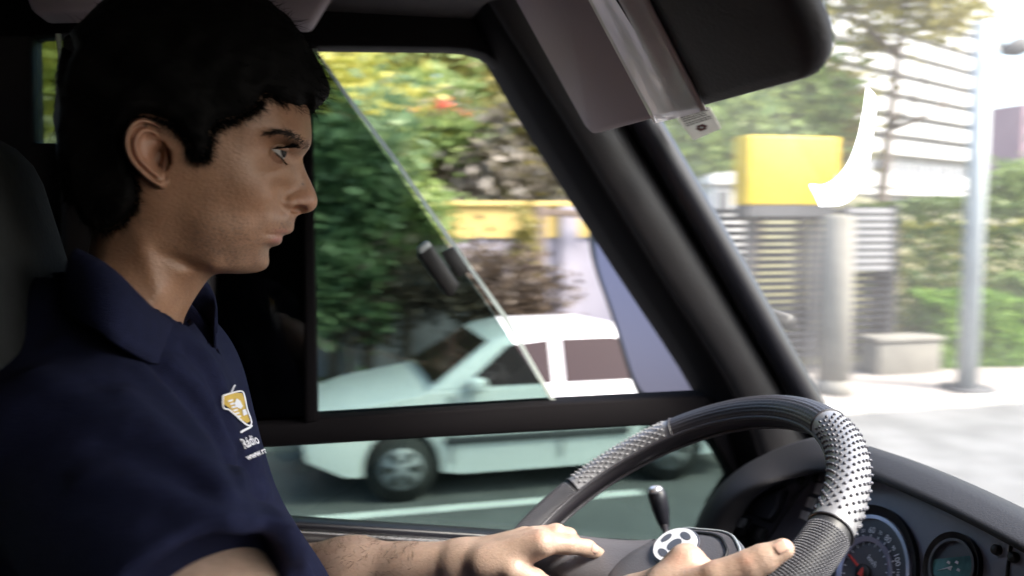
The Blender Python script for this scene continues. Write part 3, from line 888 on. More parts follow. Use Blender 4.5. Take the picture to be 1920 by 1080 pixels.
# front pillar: stations from bottom to top, columns of (px, y depth)
stations = [
 (930, [(1395, 1.15), (1425, 1.12), (1448, 1.105), (1575, 1.10), (1600, 1.085), (1640, 1.10)]),
 (760, [(1338, 1.15), (1368, 1.12), (1392, 1.105), (1488, 1.10), (1502, 1.085), (1540, 1.10)]),
 (500, [(1172, 1.15), (1203, 1.12), (1228, 1.105), (1338, 1.10), (1352, 1.085), (1390, 1.10)]),
 (235, [(1004, 1.15), (1036, 1.12), (1062, 1.105), (1170, 1.10), (1186, 1.085), (1240, 1.10)]),
 (60, [(900, 1.15), (930, 1.12), (950, 1.105), (1065, 1.10), (1085, 1.085), (1140, 1.10)]),
 (-200, [(740, 1.15), (775, 1.12), (790, 1.105), (910, 1.10), (930, 1.085), (990, 1.10)])]
def pil(c0, c1, nm, m_, back=0.05, bulge=0.0):
    G = []
    for py, cols in stations:
        row = []
        a, b = aty(cols[c0][0], py, cols[c0][1]), aty(cols[c1][0], py, cols[c1][1])
        for s in np.linspace(0, 1, 7):
            q = a+(b-a)*s; q[1] -= bulge*math.sin(math.pi*s); row.append(q)
        row = [a+np.array([0, back, 0])]+row+[b+np.array([0, back, 0])]
        G.append(row)
    G = np.array(G)
    G2 = np.array([catmull(G[:, j], 4, False) for j in range(G.shape[1])]).transpose(1, 0, 2)
    o = gridmesh(nm, G2, m_, cab); return o
pil(0, 2, 'pillar_edge', M['frame'], 0.06, 0.006)
pil(2, 3, 'pillar_trim', M['pillar'], 0.06, 0.012)
pil(3, 4, 'pillar_groove', M['frame'], 0.06, 0.0)
sealpath = catmull([aty(px, py, y) for px, py, y in [(1622, 930, 1.085), (1518, 760, 1.085), (1369, 500, 1.085), (1213, 235, 1.085), (1110, 60, 1.085), (960, -200, 1.085)]], 6, False)
tube('windscreen_seal', sealpath, 0.021, M['seal'], cab, 14, up=(0, 1, 0))
# windscreen: plane through the seal line, bowed forward
b0, b1 = aty(1530, 760, 1.10), aty(1228, 235, 1.10)
dz = (b0-b1)/(b0[2]-b1[2])
G = []
for z in np.linspace(CAMZ-0.45, CAMZ+0.33, 14):
    row = []
    for y in np.linspace(1.12, -1.02, 22):
        q = b0+dz*(z-b0[2]); s = (y-0.05)/1.07
        row.append((q[0]+0.16*(1-s*s), y, z))
    G.append(row)
gridmesh('windscreen', G, M['wind'], cab)
WIND = lambda px, py, off=0.0: _wind(px, py, off)
def _wind(px, py, off):
    d = ray(px, py); t = 0.9
    for _ in range(40):
        q = CAM+d*t
        s = (q[1]-0.05)/1.07
        xs = b0[0]+dz[0]*(q[2]-b0[2])+0.16*(1-s*s)
        t += (xs-off-q[0])*0.7
    return CAM+d*t
# shell: roof, rear bulkhead, floor, right wall with its own window
ROOF = CAMZ+0.335
G = []
for x in np.linspace(-1.3, 0.50, 14):
    G.append([(x, y, ROOF+0.05*(1-(y/1.15)**2)-0.06*max(0, abs(y)-0.85)/0.3) for y in np.linspace(-1.12, 1.17, 20)])
gridmesh('roof_lining', G, M['lining'], cab, thick=0.03)
box('windscreen_header', (0.40, -1.1, ROOF-0.05), (0.56, 1.14, ROOF+0.12), M['lining'], cab, 0.02)
box('rear_bulkhead', (-1.36, -1.1, 1.0), (-1.31, 1.2, ROOF+0.1), M['trim'], cab)
box('cab_floor', (-1.36, -1.1, 1.08), (1.05, 1.2, 1.13), M['rubber'], cab)
box('right_lower_wall', (-1.36, -1.14, 1.0), (1.1, -1.08, CAMZ-0.30), M['trim'], cab)
box('right_upper_wall', (-1.36, -1.14, CAMZ+0.22), (0.5, -1.08, ROOF+0.1), M['trim'], cab)
box('right_shading_wall', (-1.36, -1.14, CAMZ-0.299), (0.38, -1.08, CAMZ+0.219), M['trim'], cab)  # unseen wall, carried forward to hold side light off the driver
prism('right_window', [(0.38, -1.11, CAMZ-0.30), (0.75, -1.11, CAMZ-0.30), (0.45, -1.11, CAMZ+0.22), (0.38, -1.11, CAMZ+0.22)], (0, 0.004, 0), M['tint'], cab)  # unseen window, narrowed to cut light on the driver's near cheek
prism('front_panel', [(0.95, -1.1, 1.05), (0.95, 1.2, 1.05), (0.98, 1.2, CAMZ-0.45), (0.98, -1.1, CAMZ-0.45)], (0.04, 0, 0), M['trim'], cab)
# overhead trims just visible along the top
def ceil_piece(nm, pts, y, dy, m_):
    prism(nm, pxpoly(pts, y), (0, dy, 0), m_, cab, 0.006)
ceil_piece('overhead_trim', [(455, -30), (490, 40), (585, 43), (630, -30)], 1.05, 0.06, M['visor'])
ceil_piece('overhead_trim', [(40, -30), (60, 24), (180, 22), (215, -30)], 1.05, 0.06, M['visor'])

# ------------------------------------------------------------------ dashboard
dsh = thing('dashboard', (0.7, 0.7, CAMZ-0.5), 'dark curved dashboard with padded hood in front of the driver', 'dashboard')
crest_px = [(1296, 1080, .50), (1312, 985, .53), (1345, 925, .55), (1400, 872, .585), (1470, 836, .625), (1550, 818, .655), (1640, 840, .67), (1760, 886, .675), (1920, 962, .675), (2100, 1060, .67), (2300, 1190, .66)]
crest = catmull([atx(px, py, x) for px, py, x in crest_px], 6, False)
inner_px = [(1325, 1080, .485), (1345, 1010, .51), (1382, 945, .53), (1438, 909, .555), (1491, 896, .585), (1547, 887, .605), (1635, 901, .615), (1773, 958, .618), (1920, 1032, .618), (2100, 1135, .61), (2300, 1270, .60)]
inner = catmull([atx(px, py, x) for px, py, x in inner_px], 6, False)
G = []
for a, b in zip(crest, inner):
    row = []
    back = np.array([0.20, 0, -0.13])
    row.append(a+back*1.6); row.append(a+back*0.7)
    mid = (a+b)/2
    rr = [a+np.array([0.03, 0, -0.010]), a, a*0.8+b*0.2+np.array([-0.012, 0, 0.004]), mid+np.array([-0.018, 0, 0.0]), a*0.2+b*0.8+np.array([-0.014, 0, -0.002]), b, b+np.array([0.02, 0, 0.002])]
    row += rr; G.append(row)
gridmesh('hood', G, M['dashtop'], dsh)
# sloping instrument face below the hood
FA = R(22)                      # how far the face leans back
fn_ = np.array([-math.cos(FA), 0, math.sin(FA)])
F0 = atx(1640, 905, 0.640)
def onface(px, py, off=0.0): return atplane(px, py, F0+fn_*off, fn_)
face_px = [(1325, 1090), (1345, 1012), (1382, 947), (1438, 911), (1491, 898), (1547, 889), (1635, 902), (1773, 958), (1920, 1031), (2100, 1133), (2300, 1260)]
top = catmull([onface(*p) for p in face_px], 4, False)
dn = np.array([-math.sin(FA), 0, -math.cos(FA)])
G = [[a+dn*(-0.02), a+dn*0.08, a+dn*0.2, a+dn*0.32] for a in top]
gridmesh('instrument_face', G, M['dash'], dsh)
V0 = top[0]
def facepoly(nm, pts, off, th, m_, par=dsh, bev=0.0):
    return prism(nm, [onface(px, py, off) for px, py in pts], fn_*th, m_, par, bev)
def faceline(nm, pts, wd, m_, par=dsh, off=0.001):
    P = [onface(px, py, off) for px, py in pts]
    return tube(nm, P, wd, m_, par, 6, up=(0, 1, 0.3))
faceline('panel_seam', [(1530, 888), (1500, 925), (1470, 965), (1440, 1010), (1405, 1070)], 0.0011, M['black'])
faceline('panel_seam', [(1310+85, 948), (1440, 925), (1472, 912), (1476, 922), (1462, 960), (1448, 980), (1430, 974)], 0.0009, M['black'])
faceline('panel_seam', [(1896, 1020), (1890, 1060), (1886, 1100)], 0.0016, M['black'])
facepoly('blank_cover', [(1398, 955), (1440, 932), (1468, 920), (1458, 955), (1444, 974), (1398, 960)], -0.002, 0.004, M['dash'], dsh, 0.001)
for px, py in [(1504, 901), (1531, 898), (1871, 1032), (1903, 1046)]:
    c = onface(px, py)
    tube('screw_cap', [c-fn_*0.002, c+fn_*0.004, c+fn_*0.006], [0.0055, 0.005, 0.003], M['black'], dsh, 14, up=(0, 1, 0))
for pts, lab in [([(1392, 968), (1412, 975), (1392, 1015), (1373, 1006)], 0), ([(1420, 985), (1442, 993), (1420, 1045), (1402, 1034)], 1)]:
    s_ = facepoly('rocker_switch', pts, 0.0, 0.010, M['black'], dsh, 0.002)
    P = np.array(pts, float); c = P.mean(0)
    facepoly('switch_symbol', [tuple(c+(q-c)*0.42+(P[2]-c)*0.2) for q in P], 0.0102, 0.0006, M['hub'], s_)
    facepoly('switch_lens', [tuple(c+(q-c)*0.45-(P[2]-c)*0.45) for q in P], 0.0102, 0.0006, M['mark'] if lab == 0 else M['hub'], s_)
for pts in [[(1536, 905), (1548, 908), (1542, 930), (1530, 926)], [(1520, 932), (1534, 936), (1528, 956), (1514, 951)], [(1508, 957), (1522, 962), (1516, 978), (1503, 972)]]:
    facepoly('indicator_lens', pts, 0.0, 0.004, M['mark'], dsh, 0.001)

def dial_frame(c, rot=0.0):
    ex = np.array([0, -1.0, 0]); ey = np.cross(fn_, ex)*1.0
    if ey[2] < 0: ey = -ey
    return ex, ey
def disc(nm, c, r0, r1, z0, z1, m_, par, seg=64, zin=None):
    ex, ey = dial_frame(c); V, Fc = [], []
    zin = z1 if zin is None else zin
    for k in range(seg):
        a = 2*math.pi*k/seg; d = ex*math.cos(a)+ey*math.sin(a)
        V += [c+d*r1+fn_*z0, c+d*r1+fn_*z1, c+d*r0+fn_*zin, c+d*r0+fn_*z0]
    for k in range(seg):
        b = 4*k; n2 = 4*((k+1) % seg)
        Fc += [(b, n2, n2+1, b+1), (b+1, n2+1, n2+2, b+2), (b+2, n2+2, n2+3, b+3), (b+3, n2+3, n2, b)]
    return mobj(nm, V, Fc, m_, par)
def glyphs(nm, s, c, size, m_, par, rot=0.0, off=0.002):
    ex, ey = dial_frame(c); V, Fc = text_mesh(s, size)
    cr, sr = math.cos(rot), math.sin(rot)
    return mobj(nm, [c+ex*(v[0]*cr-v[1]*sr)+ey*(v[0]*sr+v[1]*cr)+fn_*off for v in V], Fc, m_, par)
# speedometer
sc0 = onface(1624, 1076)
sp = thing('speedometer', sc0, 'large round speedometer in km/h with pale rings and red needle behind the wheel', 'gauge')
RS = 0.064
disc('surround', sc0, RS, RS+0.012, -0.002, 0.006, M['black'], sp, zin=-0.001)
disc('outer_ring', sc0, RS-0.003, RS+0.0012, 0, 0.004, M['ring'], sp)
disc('dial', sc0, 0.0, RS-0.003, 0.0, 0.001, M['dial'], sp, zin=0.001)
disc('inner_ring', sc0, 0.0350, 0.0405, 0.001, 0.006, M['ring'], sp, zin=0.004)
disc('inner_dial', sc0, 0.0, 0.035, 0.001, 0.0016, M['hub'], sp)
ex, ey = dial_frame(sc0)
# 60 stands about at the top, 120 at three o'clock
def ang(v): return R(106-(v-60)*1.62)
tk = []
for v in range(0, 141, 10):
    a = ang(v); r_ = 0.0480
    if v in (60, 70, 80, 90, 100, 110, 120, 50, 40, 30, 20):
        big = v % 20 == 0
        glyphs('numeral', str(v), sc0+(ex*math.cos(a)+ey*math.sin(a))*r_, 0.0098 if big else 0.0056, M['mark'], sp, a-R(90))
    for r0, r1, wd in ((0.0405, 0.0435, 0.0007), (0.031, 0.0345, 0.0006)):
        d = ex*math.cos(a)+ey*math.sin(a); q = -ex*math.sin(a)+ey*math.cos(a)
        prism('tick', [sc0+d*r0-q*wd+fn_*0.0018, sc0+d*r0+q*wd+fn_*0.0018, sc0+d*r1+q*wd+fn_*0.0018, sc0+d*r1-q*wd+fn_*0.0018], fn_*0.0006, M['mark'], sp)
glyphs('unit_text', 'km/h', sc0+ey*0.016+ex*0.004, 0.0085, M['mark'], sp, R(-18), 0.0022)
a = ang(24); d = ex*math.cos(a)+ey*math.sin(a); q = -ex*math.sin(a)+ey*math.cos(a)
prism('needle', [sc0+d*0.012-q*0.0011, sc0+d*0.012+q*0.0011, sc0+d*0.033+q*0.0006, sc0+d*0.033-q*0.0006], fn_*0.0045, M['red'], sp)
tube('needle_cap', [sc0+fn_*0.001, sc0+fn_*0.007], 0.0095, M['black'], sp, 20, up=(0, 1, 0))
prism('warning_symbol', [sc0+ex*x_+ey*y_+fn_*0.0072 for x_, y_ in ((-0.004, -0.004), (0.004, -0.004), (0.002, 0.003), (0, 0.006), (-0.002, 0.002))], fn_*0.0006, M['red'], sp)
# small gauge
sg = onface(1789, 1064)
gg = thing('small_gauge', sg, 'small round gauge with a painted teal reflection at the right of the speedometer', 'gauge')
RG = 0.027
disc('surround', sg, RG, RG+0.007, -0.001, 0.006, M['black'], gg, zin=0.001)
disc('bezel', sg, RG-0.002, RG+0.0008, 0, 0.005, M['hub'], gg)
disc('dial_face', sg, 0.0, RG-0.002, 0.0, 0.001, M['dial'], gg)
ex, ey = dial_frame(sg)
Vd = [sg+ex*RG*0.9*math.cos(q)+ey*RG*0.9*math.sin(q)+fn_*0.0015 for q in np.linspace(R(-175), R(50), 30)]
prism('teal_reflection', Vd, fn_*0.0006, M['teal'], gg)  # reflection on the gauge glass, put into the colour
for x_, y_ in ((-.006, .002), (0.003, .006), (.008, .0), (-.002, -.003)):
    prism('tick', [sg+ex*(x_+u)+ey*(y_+v)+fn_*0.0022 for u, v in ((-.002, -.0012), (.002, -.0012), (.0016, .0014), (-.0012, .0016))], fn_*0.0005, M['mark'], gg)
a = R(215); d = ex*math.cos(a)+ey*math.sin(a); q = -ex*math.sin(a)+ey*math.cos(a)
prism('needle', [sg-q*0.0008+fn_*0.0024, sg+q*0.0008+fn_*0.0024, sg+d*0.018+fn_*0.0024], fn_*0.0008, M['mark'], gg)

# ------------------------------------------------------------------ steering wheel
WC = np.array([0.326, 0.743, CAMZ-0.306]); wt_, wr_, WR = 0.557, 0.10, 0.195
E1 = np.array([math.cos(wt_), 0, math.sin(wt_)]); E2 = np.array([math.sin(wr_), math.cos(wr_), 0]); E2 -= E1*(E1 @ E2); E2 /= np.linalg.norm(E2)
WN = np.cross(E1, E2); WN = WN if WN[2] > 0 else -WN
def wpt(a, rad=WR, h=0.0): return WC+E1*(rad*math.cos(a))+E2*(rad*math.sin(a))+WN*h
sw = thing('steering_wheel', WC, 'large black steering wheel with a ribbed and studded silver grip cover', 'steering wheel')
def ringseg(nm, a0, a1, tr, m_, t0=0, t1=360, seg=20, parent=sw, step=2.0, rfun=None, sh=None):
    n = max(3, int(abs(a1-a0)/step)); full = abs(a1-a0) >= 360
    A = np.linspace(R(a0), R(a1), n+1); T = np.linspace(R(t0), R(t1), seg+1)
    G = []
    for a in A:
        o = E1*math.cos(a)+E2*math.sin(a)
        G.append([WC+o*WR+(o*math.cos(t)*(tr if rfun is None else rfun(a, t))+WN*math.sin(t)*(tr if rfun is None else rfun(a, t))*1.0) for t in T])
    return gridmesh(nm, G, m_, parent)
ringseg('rim', 0, 360, 0.0150, M['rubber'])
TR = 0.0170
t0, t1 = -110, 165                       # cover wraps the outside; the inside of the rim stays bare
def bandr(a, t): return TR
def ribbed(a, t): return TR+0.0005*math.sin(t*26)*(1 if math.degrees(t) > -60 else 0)
ringseg('leather_cover', -12, 56, TR, M['leather'], t0, t1, 60, rfun=ribbed)
ringseg('leather_cover', 150, 208, TR, M['leather'], t0, t1, 24)
ringseg('studded_cover', -61, -12.3, TR+0.0002, M['silver'], t0, t1, 24)
ringseg('studded_cover', 56.3, 97, TR+0.0002, M['silver'], t0, t1, 24)
ringseg('grid_cover', 97.3, 149.7, TR-0.0003, M['grip'], t0, t1, 24)
ringseg('grid_cover', -120, -61.3, TR-0.0003, M['grip'], t0, t1, 24)
for tt in (t0, t1):
    for aa0, aa1 in ((-120, 208),):
        A = np.linspace(R(aa0), R(aa1), 160)
        P = [WC+(E1*math.cos(a)+E2*math.sin(a))*(WR+TR*math.cos(R(tt)))+WN*TR*math.sin(R(tt)) for a in A]
        tube('seam_bead', P, 0.0022, M['leather'], sw, 8, up=WN)
for aa in (-12, 56, 97, -61):
    a = R(aa); o = E1*math.cos(a)+E2*math.sin(a)
    P = [WC+o*(WR+(TR+.0004)*math.cos(R(t)))+WN*(TR+.0004)*math.sin(R(t)) for t in np.linspace(t0, t1, 30)]
    tube('stitched_joint', P, 0.0012, M['leather'], sw, 6, up=(-E1*math.sin(a)+E2*math.cos(a)))
def bumps(nm, a0, a1, da, tr, trs, r_, hgt, m_, kind='stuff', seg=6):
    V, Fc = [], []
    rows = 0
    a = a0
    while a <= a1:
        for j, t in enumerate(trs):
            tt = R(t)+(R((trs[1]-trs[0])/2) if rows % 2 else 0)
            if tt > R(trs[-1])+1e-6: continue
            ar = R(a); o = E1*math.cos(ar)+E2*math.sin(ar)
            nn = o*math.cos(tt)+WN*math.sin(tt); c = WC+o*WR+nn*tr
            e_ = -E1*math.sin(ar)+E2*math.cos(ar); f_ = np.cross(nn, e_); k = len(V)
            for rr, hh in ((r_, -0.0004), (r_*0.85, hgt*0.65), (r_*0.45, hgt)):
                for s in range(seg):
                    th = 2*math.pi*s/seg
                    V.append(c+(e_*math.cos(th)+f_*math.sin(th))*rr+nn*hh)
            for l in range(2):
                for s in range(seg):
                    s2 = (s+1) % seg
                    Fc.append((k+l*seg+s, k+l*seg+s2, k+(l+1)*seg+s2, k+(l+1)*seg+s))
            Fc.append(tuple(range(k+2*seg, k+3*seg)))
        a += da; rows += 1
    o = mobj(nm, V, Fc, m_, sw, True); o['kind'] = kind; return o
bumps('grip_studs', -58, -15, 1.55, TR, np.arange(-50, 151, 25), 0.0016, 0.0021, M['stud'])
bumps('grip_studs', 59, 95, 1.55, TR, np.arange(-50, 151, 25), 0.0016, 0.0021, M['silver'])
bumps('grip_dimples', -118, -63, 0.78, TR-0.0004, np.arange(-90, 160, 8), 0.00125, 0.0013, M['gripdot'], seg=5)
bumps('grip_dimples', 99, 148, 0.78, TR-0.0004, np.arange(-90, 160, 8), 0.00125, 0.0013, M['gripdot'], seg=5)
HB = -0.032
def hubp(e1, e2, h): return WC+E1*e1+E2*e2+WN*h
def onwheel(px, py, h): return atplane(px, py, WC+WN*h, WN)
# hub pad: lofted outline with a raised crown
outl = catmull([(-.0105, .054), (.010, .044), (.033, .029), (.043, .008), (.050, -.008), (.056, -.024), (.058, -.040), (.054, -.058), (.046, -.074), (.018, -.088), (-.040, -.084), (-.075, -.050), (-.080, .0), (-.060, .045), (-.034, .058)], 4)
G = []
for sc_, h in ((0.2, 0.004), (0.6, 0.0036), (0.90, 0.002), (0.965, 0.0), (1.0, -0.006), (1.03, -0.03), (1.03, -0.06)):
    row = [hubp(q[0]*sc_, q[1]*sc_, HB+h) for q in outl]; row.append(row[0]); G.append(row)
G.insert(0, [hubp(0, 0, HB+0.004)]*len(G[0]))
gridmesh('hub_pad', G, M['hub'], sw)
for k, sc_ in enumerate((0.80, 0.95)):
    P = [hubp(q[0]*sc_, q[1]*sc_, HB+(0.0030 if k == 0 else 0.0012)) for q in outl[8:36]]
    tube('hub_groove', P, 0.0016, M['black'] if k == 0 else M['galv'], sw, 6, up=WN)
for s_ in (1, -1):
    a = R(124)*s_
    d = E1*math.cos(a)+E2*math.sin(a); q = np.cross(WN, d)
    G = []
    for u in np.linspace(0, 1, 12):
        c = WC+d*(0.045+u*0.14)+WN*(HB-0.004+0.026*u*u*(3-2*u))
        wd = 0.042-0.016*u+0.01*u**6
        G.append([c-q*wd-WN*0.022, c-q*wd*1.0-WN*0.006, c-q*wd*0.85, c-q*wd*0.4+WN*0.003, c+q*wd*0.4+WN*0.003, c+q*wd*0.85, c+q*wd-WN*0.006, c+q*wd-WN*0.022])
    gridmesh('spoke', G, M['hub'], sw)
tube('column', [WC+WN*(HB-0.05), WC+WN*(-0.26)], [0.05, 0.06], M['trim'], sw, 20, up=E1)
# emblem: silver oval with round and half-moon holes showing dark
ec = hubp(0.011, 0.001, HB+0.0058); ea, eb = 0.022, 0.030
def oval(nm, c, ra, rb, h, th, m_, par, dx=0, dy=0):
    return prism(nm, [c+E1*(dx+ra*math.cos(q))+E2*(dy+rb*math.sin(q))+WN*h for q in np.linspace(0, 2*math.pi, 32, endpoint=False)], WN*th, m_, par)
em = oval('emblem', ec, ea+0.002, eb+0.002, -0.002, 0.0025, M['dial'], sw)
oval('emblem_plate', ec, ea, eb, 0.0006, 0.0016, M['plate'], em)
for dx, dy, ra, rb in [(0, 0, .0080, .0080), (0, .0195, .0060, .0050), (0, -.0195, .0060, .0050), (.0138, .0, .0035, .010), (-.0138, .0, .0035, .010)]:
    oval('emblem_hole', ec, ra, rb, 0.0023, 0.0003, M['dial'], em, dx, dy)
# turn signal lever
sk = thing('turn_signal_lever', atd(1248, 1000, 1.06), 'black stalk lever with shiny tip standing up behind the steering wheel', 'lever')
P = [atd(x_, y_, d_) for x_, y_, d_ in [(1262, 1070, 1.0), (1252, 1010, 1.02), (1246, 985, 1.03)]]
tube('rod', P, 0.0042, M['rubber'], sk, 10, up=(0, 1, 0))
P = [atd(x_, y_, 1.035) for x_, y_ in [(1247, 990), (1244, 978), (1239, 955), (1233, 933), (1229, 921), (1227, 916)]]
tube('handle', P, [0.0055, 0.0075, 0.0105, 0.0115, 0.0105, 0.007], M['seal'], sk, 18, up=(0, 1, 0))
P = [atd(x_, y_, 1.033) for x_, y_ in [(1229, 922), (1227, 915), (1226, 911)]]
tube('tip', P, [0.0095, 0.0085, 0.004], M['chrome'], sk, 14, up=(0, 1, 0))

# ------------------------------------------------------------------ sun visor
v0 = atx(1115, 262, 0.335); v1 = atx(1560, 112, 0.335)
v0[2] = v1[2] = (v0[2]+v1[2])/2
Uv = np.array([0, -1.0, 0]); Wv = np.array([-0.52, 0, 0.86]); Wv /= np.linalg.norm(Wv); Nv = np.cross(Uv, Wv); Nv = Nv if Nv[0] < 0 else -Nv
Lv = v0[1]-v1[1]+0.012
sv = thing('sun_visor', v0+Uv*Lv/2, 'grey and black sun visor with a shiny band at the top of the windscreen', 'sun visor')
def vis_piece(nm, u0, u1, th, m_, w0=0.0, w1=0.21, rnd=(0, 0), off=0.0, par=sv, bev=0.008):
    pts = []
    def corner(u, w_, r_, a0):
        return [(u+r_*math.cos(q), w_+r_*math.sin(q)) for q in np.linspace(a0, a0+math.pi/2, 7)]
    r0, r1 = rnd
    pts += corner(u0+r0, w0+r0, r0, math.pi) if r0 else [(u0, w0)]
    pts += corner(u1-r1, w0+r1, r1, 1.5*math.pi) if r1 else [(u1, w0)]
    pts += [(u1, w1), (u0, w1)]
    P = [v0+Uv*u+Wv*w_+Nv*(off-th/2) for u, w_ in pts]
    return prism(nm, P, Nv*th, m_, par, bev)
def visu(px, py):
    q = atplane(px, py, v0+Nv*0.01, Nv); return (q-v0) @ Uv
uA, uB = visu(1232, 226), visu(1326, 194)
vis_piece('grey_pad', 0.0, uA+0.01, 0.016, M['visor'], rnd=(0.018, 0))
vis_piece('black_pad', uA+0.0105, Lv, 0.024, M['visordark'], rnd=(0, 0.035), bev=0.0105)
m_band = mat('vinyl', (0.60, 0.54, 0.56), 0.30, noise=(9, 0.2), bump=(6, 0.8), coat=0.4)
G = []
for u in np.linspace(uA, uB, 12):
    row = []
    for k, w_ in enumerate(np.linspace(-0.001, 0.205, 24)):
        s = (u-uA)/(uB-uA)
        rip = 0.0016*math.sin(s*math.pi)+0.0022*math.exp(-((s-0.55-0.1*math.sin(w_*20))/0.10)**2)*(1 if w_ > 0.05 else w_/0.05)
        row.append(v0+Uv*u+Wv*w_+Nv*(0.0135+rip))
    G.append(row)
gridmesh('clear_band', G, m_band, sv, thick=0.0012)
tube('slit', [v0+Uv*(uA+(uB-uA)*s)+Wv*w_+Nv*0.0165 for s, w_ in ((0.62, 0.075), (0.57, 0.12), (0.52, 0.17), (0.5, 0.205))], [0.0006, 0.0022, 0.0022, 0.0018], M['black'], sv, 6, up=Uv)
tube('hinge_rod', [v0+Uv*(-0.03)+Wv*0.2, v0+Uv*(Lv*0.7)+Wv*0.2], 0.006, M['black'], sv, 10, up=Wv)

# sticker with print, under the visor
tgp = [(1266, 217), (1331, 200), (1352, 241), (1301, 263)]
tg = thing('paper_label', _wind(1310, 235, 0.004), 'small white paper label with faint print stuck below the sun visor', 'label')
pl = [_wind(px, py, 0.006) for px, py in tgp]
prism('sheet', pl, (-0.0006, 0, 0), M['paper'], tg)
def onlabel(s, t): 
    a = pl[0]+(pl[1]-pl[0])*s; b = pl[3]+(pl[2]-pl[3])*s
    return a+(b-a)*t+np.array([-0.0012, 0, 0])
r_ = random.Random(2)
for k, t in enumerate((0.10, 0.18, 0.26, 0.36, 0.44)):
    s = 0.12
    while s < 0.85:
        l = 0.04+0.08*r_.random()
        prism('print_line', [onlabel(s, t), onlabel(s+l, t), onlabel(s+l, t+0.05), onlabel(s, t+0.05)], (-0.0003, 0, 0), M['print'], tg)
        s += l+0.03
for k in range(6):
    a = k*math.pi/3; c = (0.5+0.11*math.cos(a), 0.70+0.085*math.sin(a))
    prism('printed_petal', [onlabel(c[0]+0.075*math.cos(q), c[1]+0.05*math.sin(q)) for q in np.linspace(0, 6.28, 8, endpoint=False)], (-0.0003-0.00004*k, 0, 0), M['printred'], tg)
# pale crescent sheet modelling a reflection on the windscreen glass
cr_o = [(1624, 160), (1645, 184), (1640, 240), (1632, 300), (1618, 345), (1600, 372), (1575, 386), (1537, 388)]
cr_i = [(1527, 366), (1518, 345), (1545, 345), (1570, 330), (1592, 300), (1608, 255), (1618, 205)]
cs = prism('crescent_reflection', [_wind(px, py, 0.004) for px, py in [*catmull(cr_o, 4, False), *catmull(cr_i, 4, False)]], (-0.0006, 0, 0), M['reflection_film'])
tag(cs, 'curved white crescent shaped sheet standing for a reflection on the windscreen right of the yellow sign', 'reflection')

# ------------------------------------------------------------------ wing mirror
mn = np.array([-0.85, -0.49, 0.19]); mn /= np.linalg.norm(mn)
mp0 = aty(1215, 600, 1.36)
mir = thing('wing_mirror', mp0, 'tall lavender tinted wing mirror outside the front of the side window', 'mirror')
mpx = [(1150, 419), (1132, 425), (1120, 440), (1116, 465), (1124, 510), (1150, 585), (1170, 650), (1186, 700), (1202, 730), (1222, 743), (1250, 747), (1345, 744), (1380, 735), (1385, 700), (1330, 560), (1270, 450), (1240, 424)]
mo = catmull(mpx, 4)
mc = mo.mean(0)
prism('housing', [atplane(*(mc+(q-mc)*1.13), mp0+mn*0.003, mn) for q in mo], -mn*0.05, M['black'], mir, 0.004)
prism('mirror_glass', [atplane(*q, mp0+mn*0.0045, mn) for q in mo], -mn*0.001, M['mirror'], mir)
qa = atplane(1345, 560, mp0-mn*0.03, mn)
tube('bracket', [qa, qa+np.array([0.02, -0.06, -0.01]), qa+np.array([0.03, -0.17, -0.02])], 0.012, M['black'], mir, 10)

# ------------------------------------------------------------------ driver's seat
st_ = thing('driver_seat', (-0.30, 0.74, 1.15), 'dark fabric driver seat with a rounded headrest behind the driver', 'seat')
def rbox(nm, c, size, m_, par, bev, rot=(0, 0, 0)):
    bm = bmesh.new(); bmesh.ops.create_cube(bm, size=1.0)
    Mx = Matrix.Translation(Vector(tuple(map(float, c)))) @ Matrix.Rotation(rot[1], 4, 'Y') @ Matrix.Diagonal((*size, 1))
    bmesh.ops.transform(bm, matrix=Mx, verts=bm.verts)
    o = bmobj(nm, bm, m_, par); bevel(o, bev, 5); return o
rbox('headrest', (-0.252, 0.74, CAMZ-0.055), (0.11, 0.27, 0.25), M['seat'], st_, 0.055, (0, R(-14), 0))
rbox('backrest', (-0.355, 0.74, CAMZ-0.56), (0.15, 0.50, 0.72), M['seat'], st_, 0.06, (0, R(-10), 0))
rbox('cushion', (-0.04, 0.74, CAMZ-0.93), (0.56, 0.50, 0.14), M['seat'], st_, 0.05, (0, R(-4), 0))
rbox('seat_base', (-0.08, 0.74, CAMZ-1.19), (0.40, 0.40, 0.38), M['black'], st_, 0.02)
for yy in (0.67, 0.81):
    tube('headrest_post', [(-0.325, yy, CAMZ-0.26), (-0.262, yy, CAMZ-0.14)], 0.007, M['chrome'], st_, 10, up=(1, 0, 0))

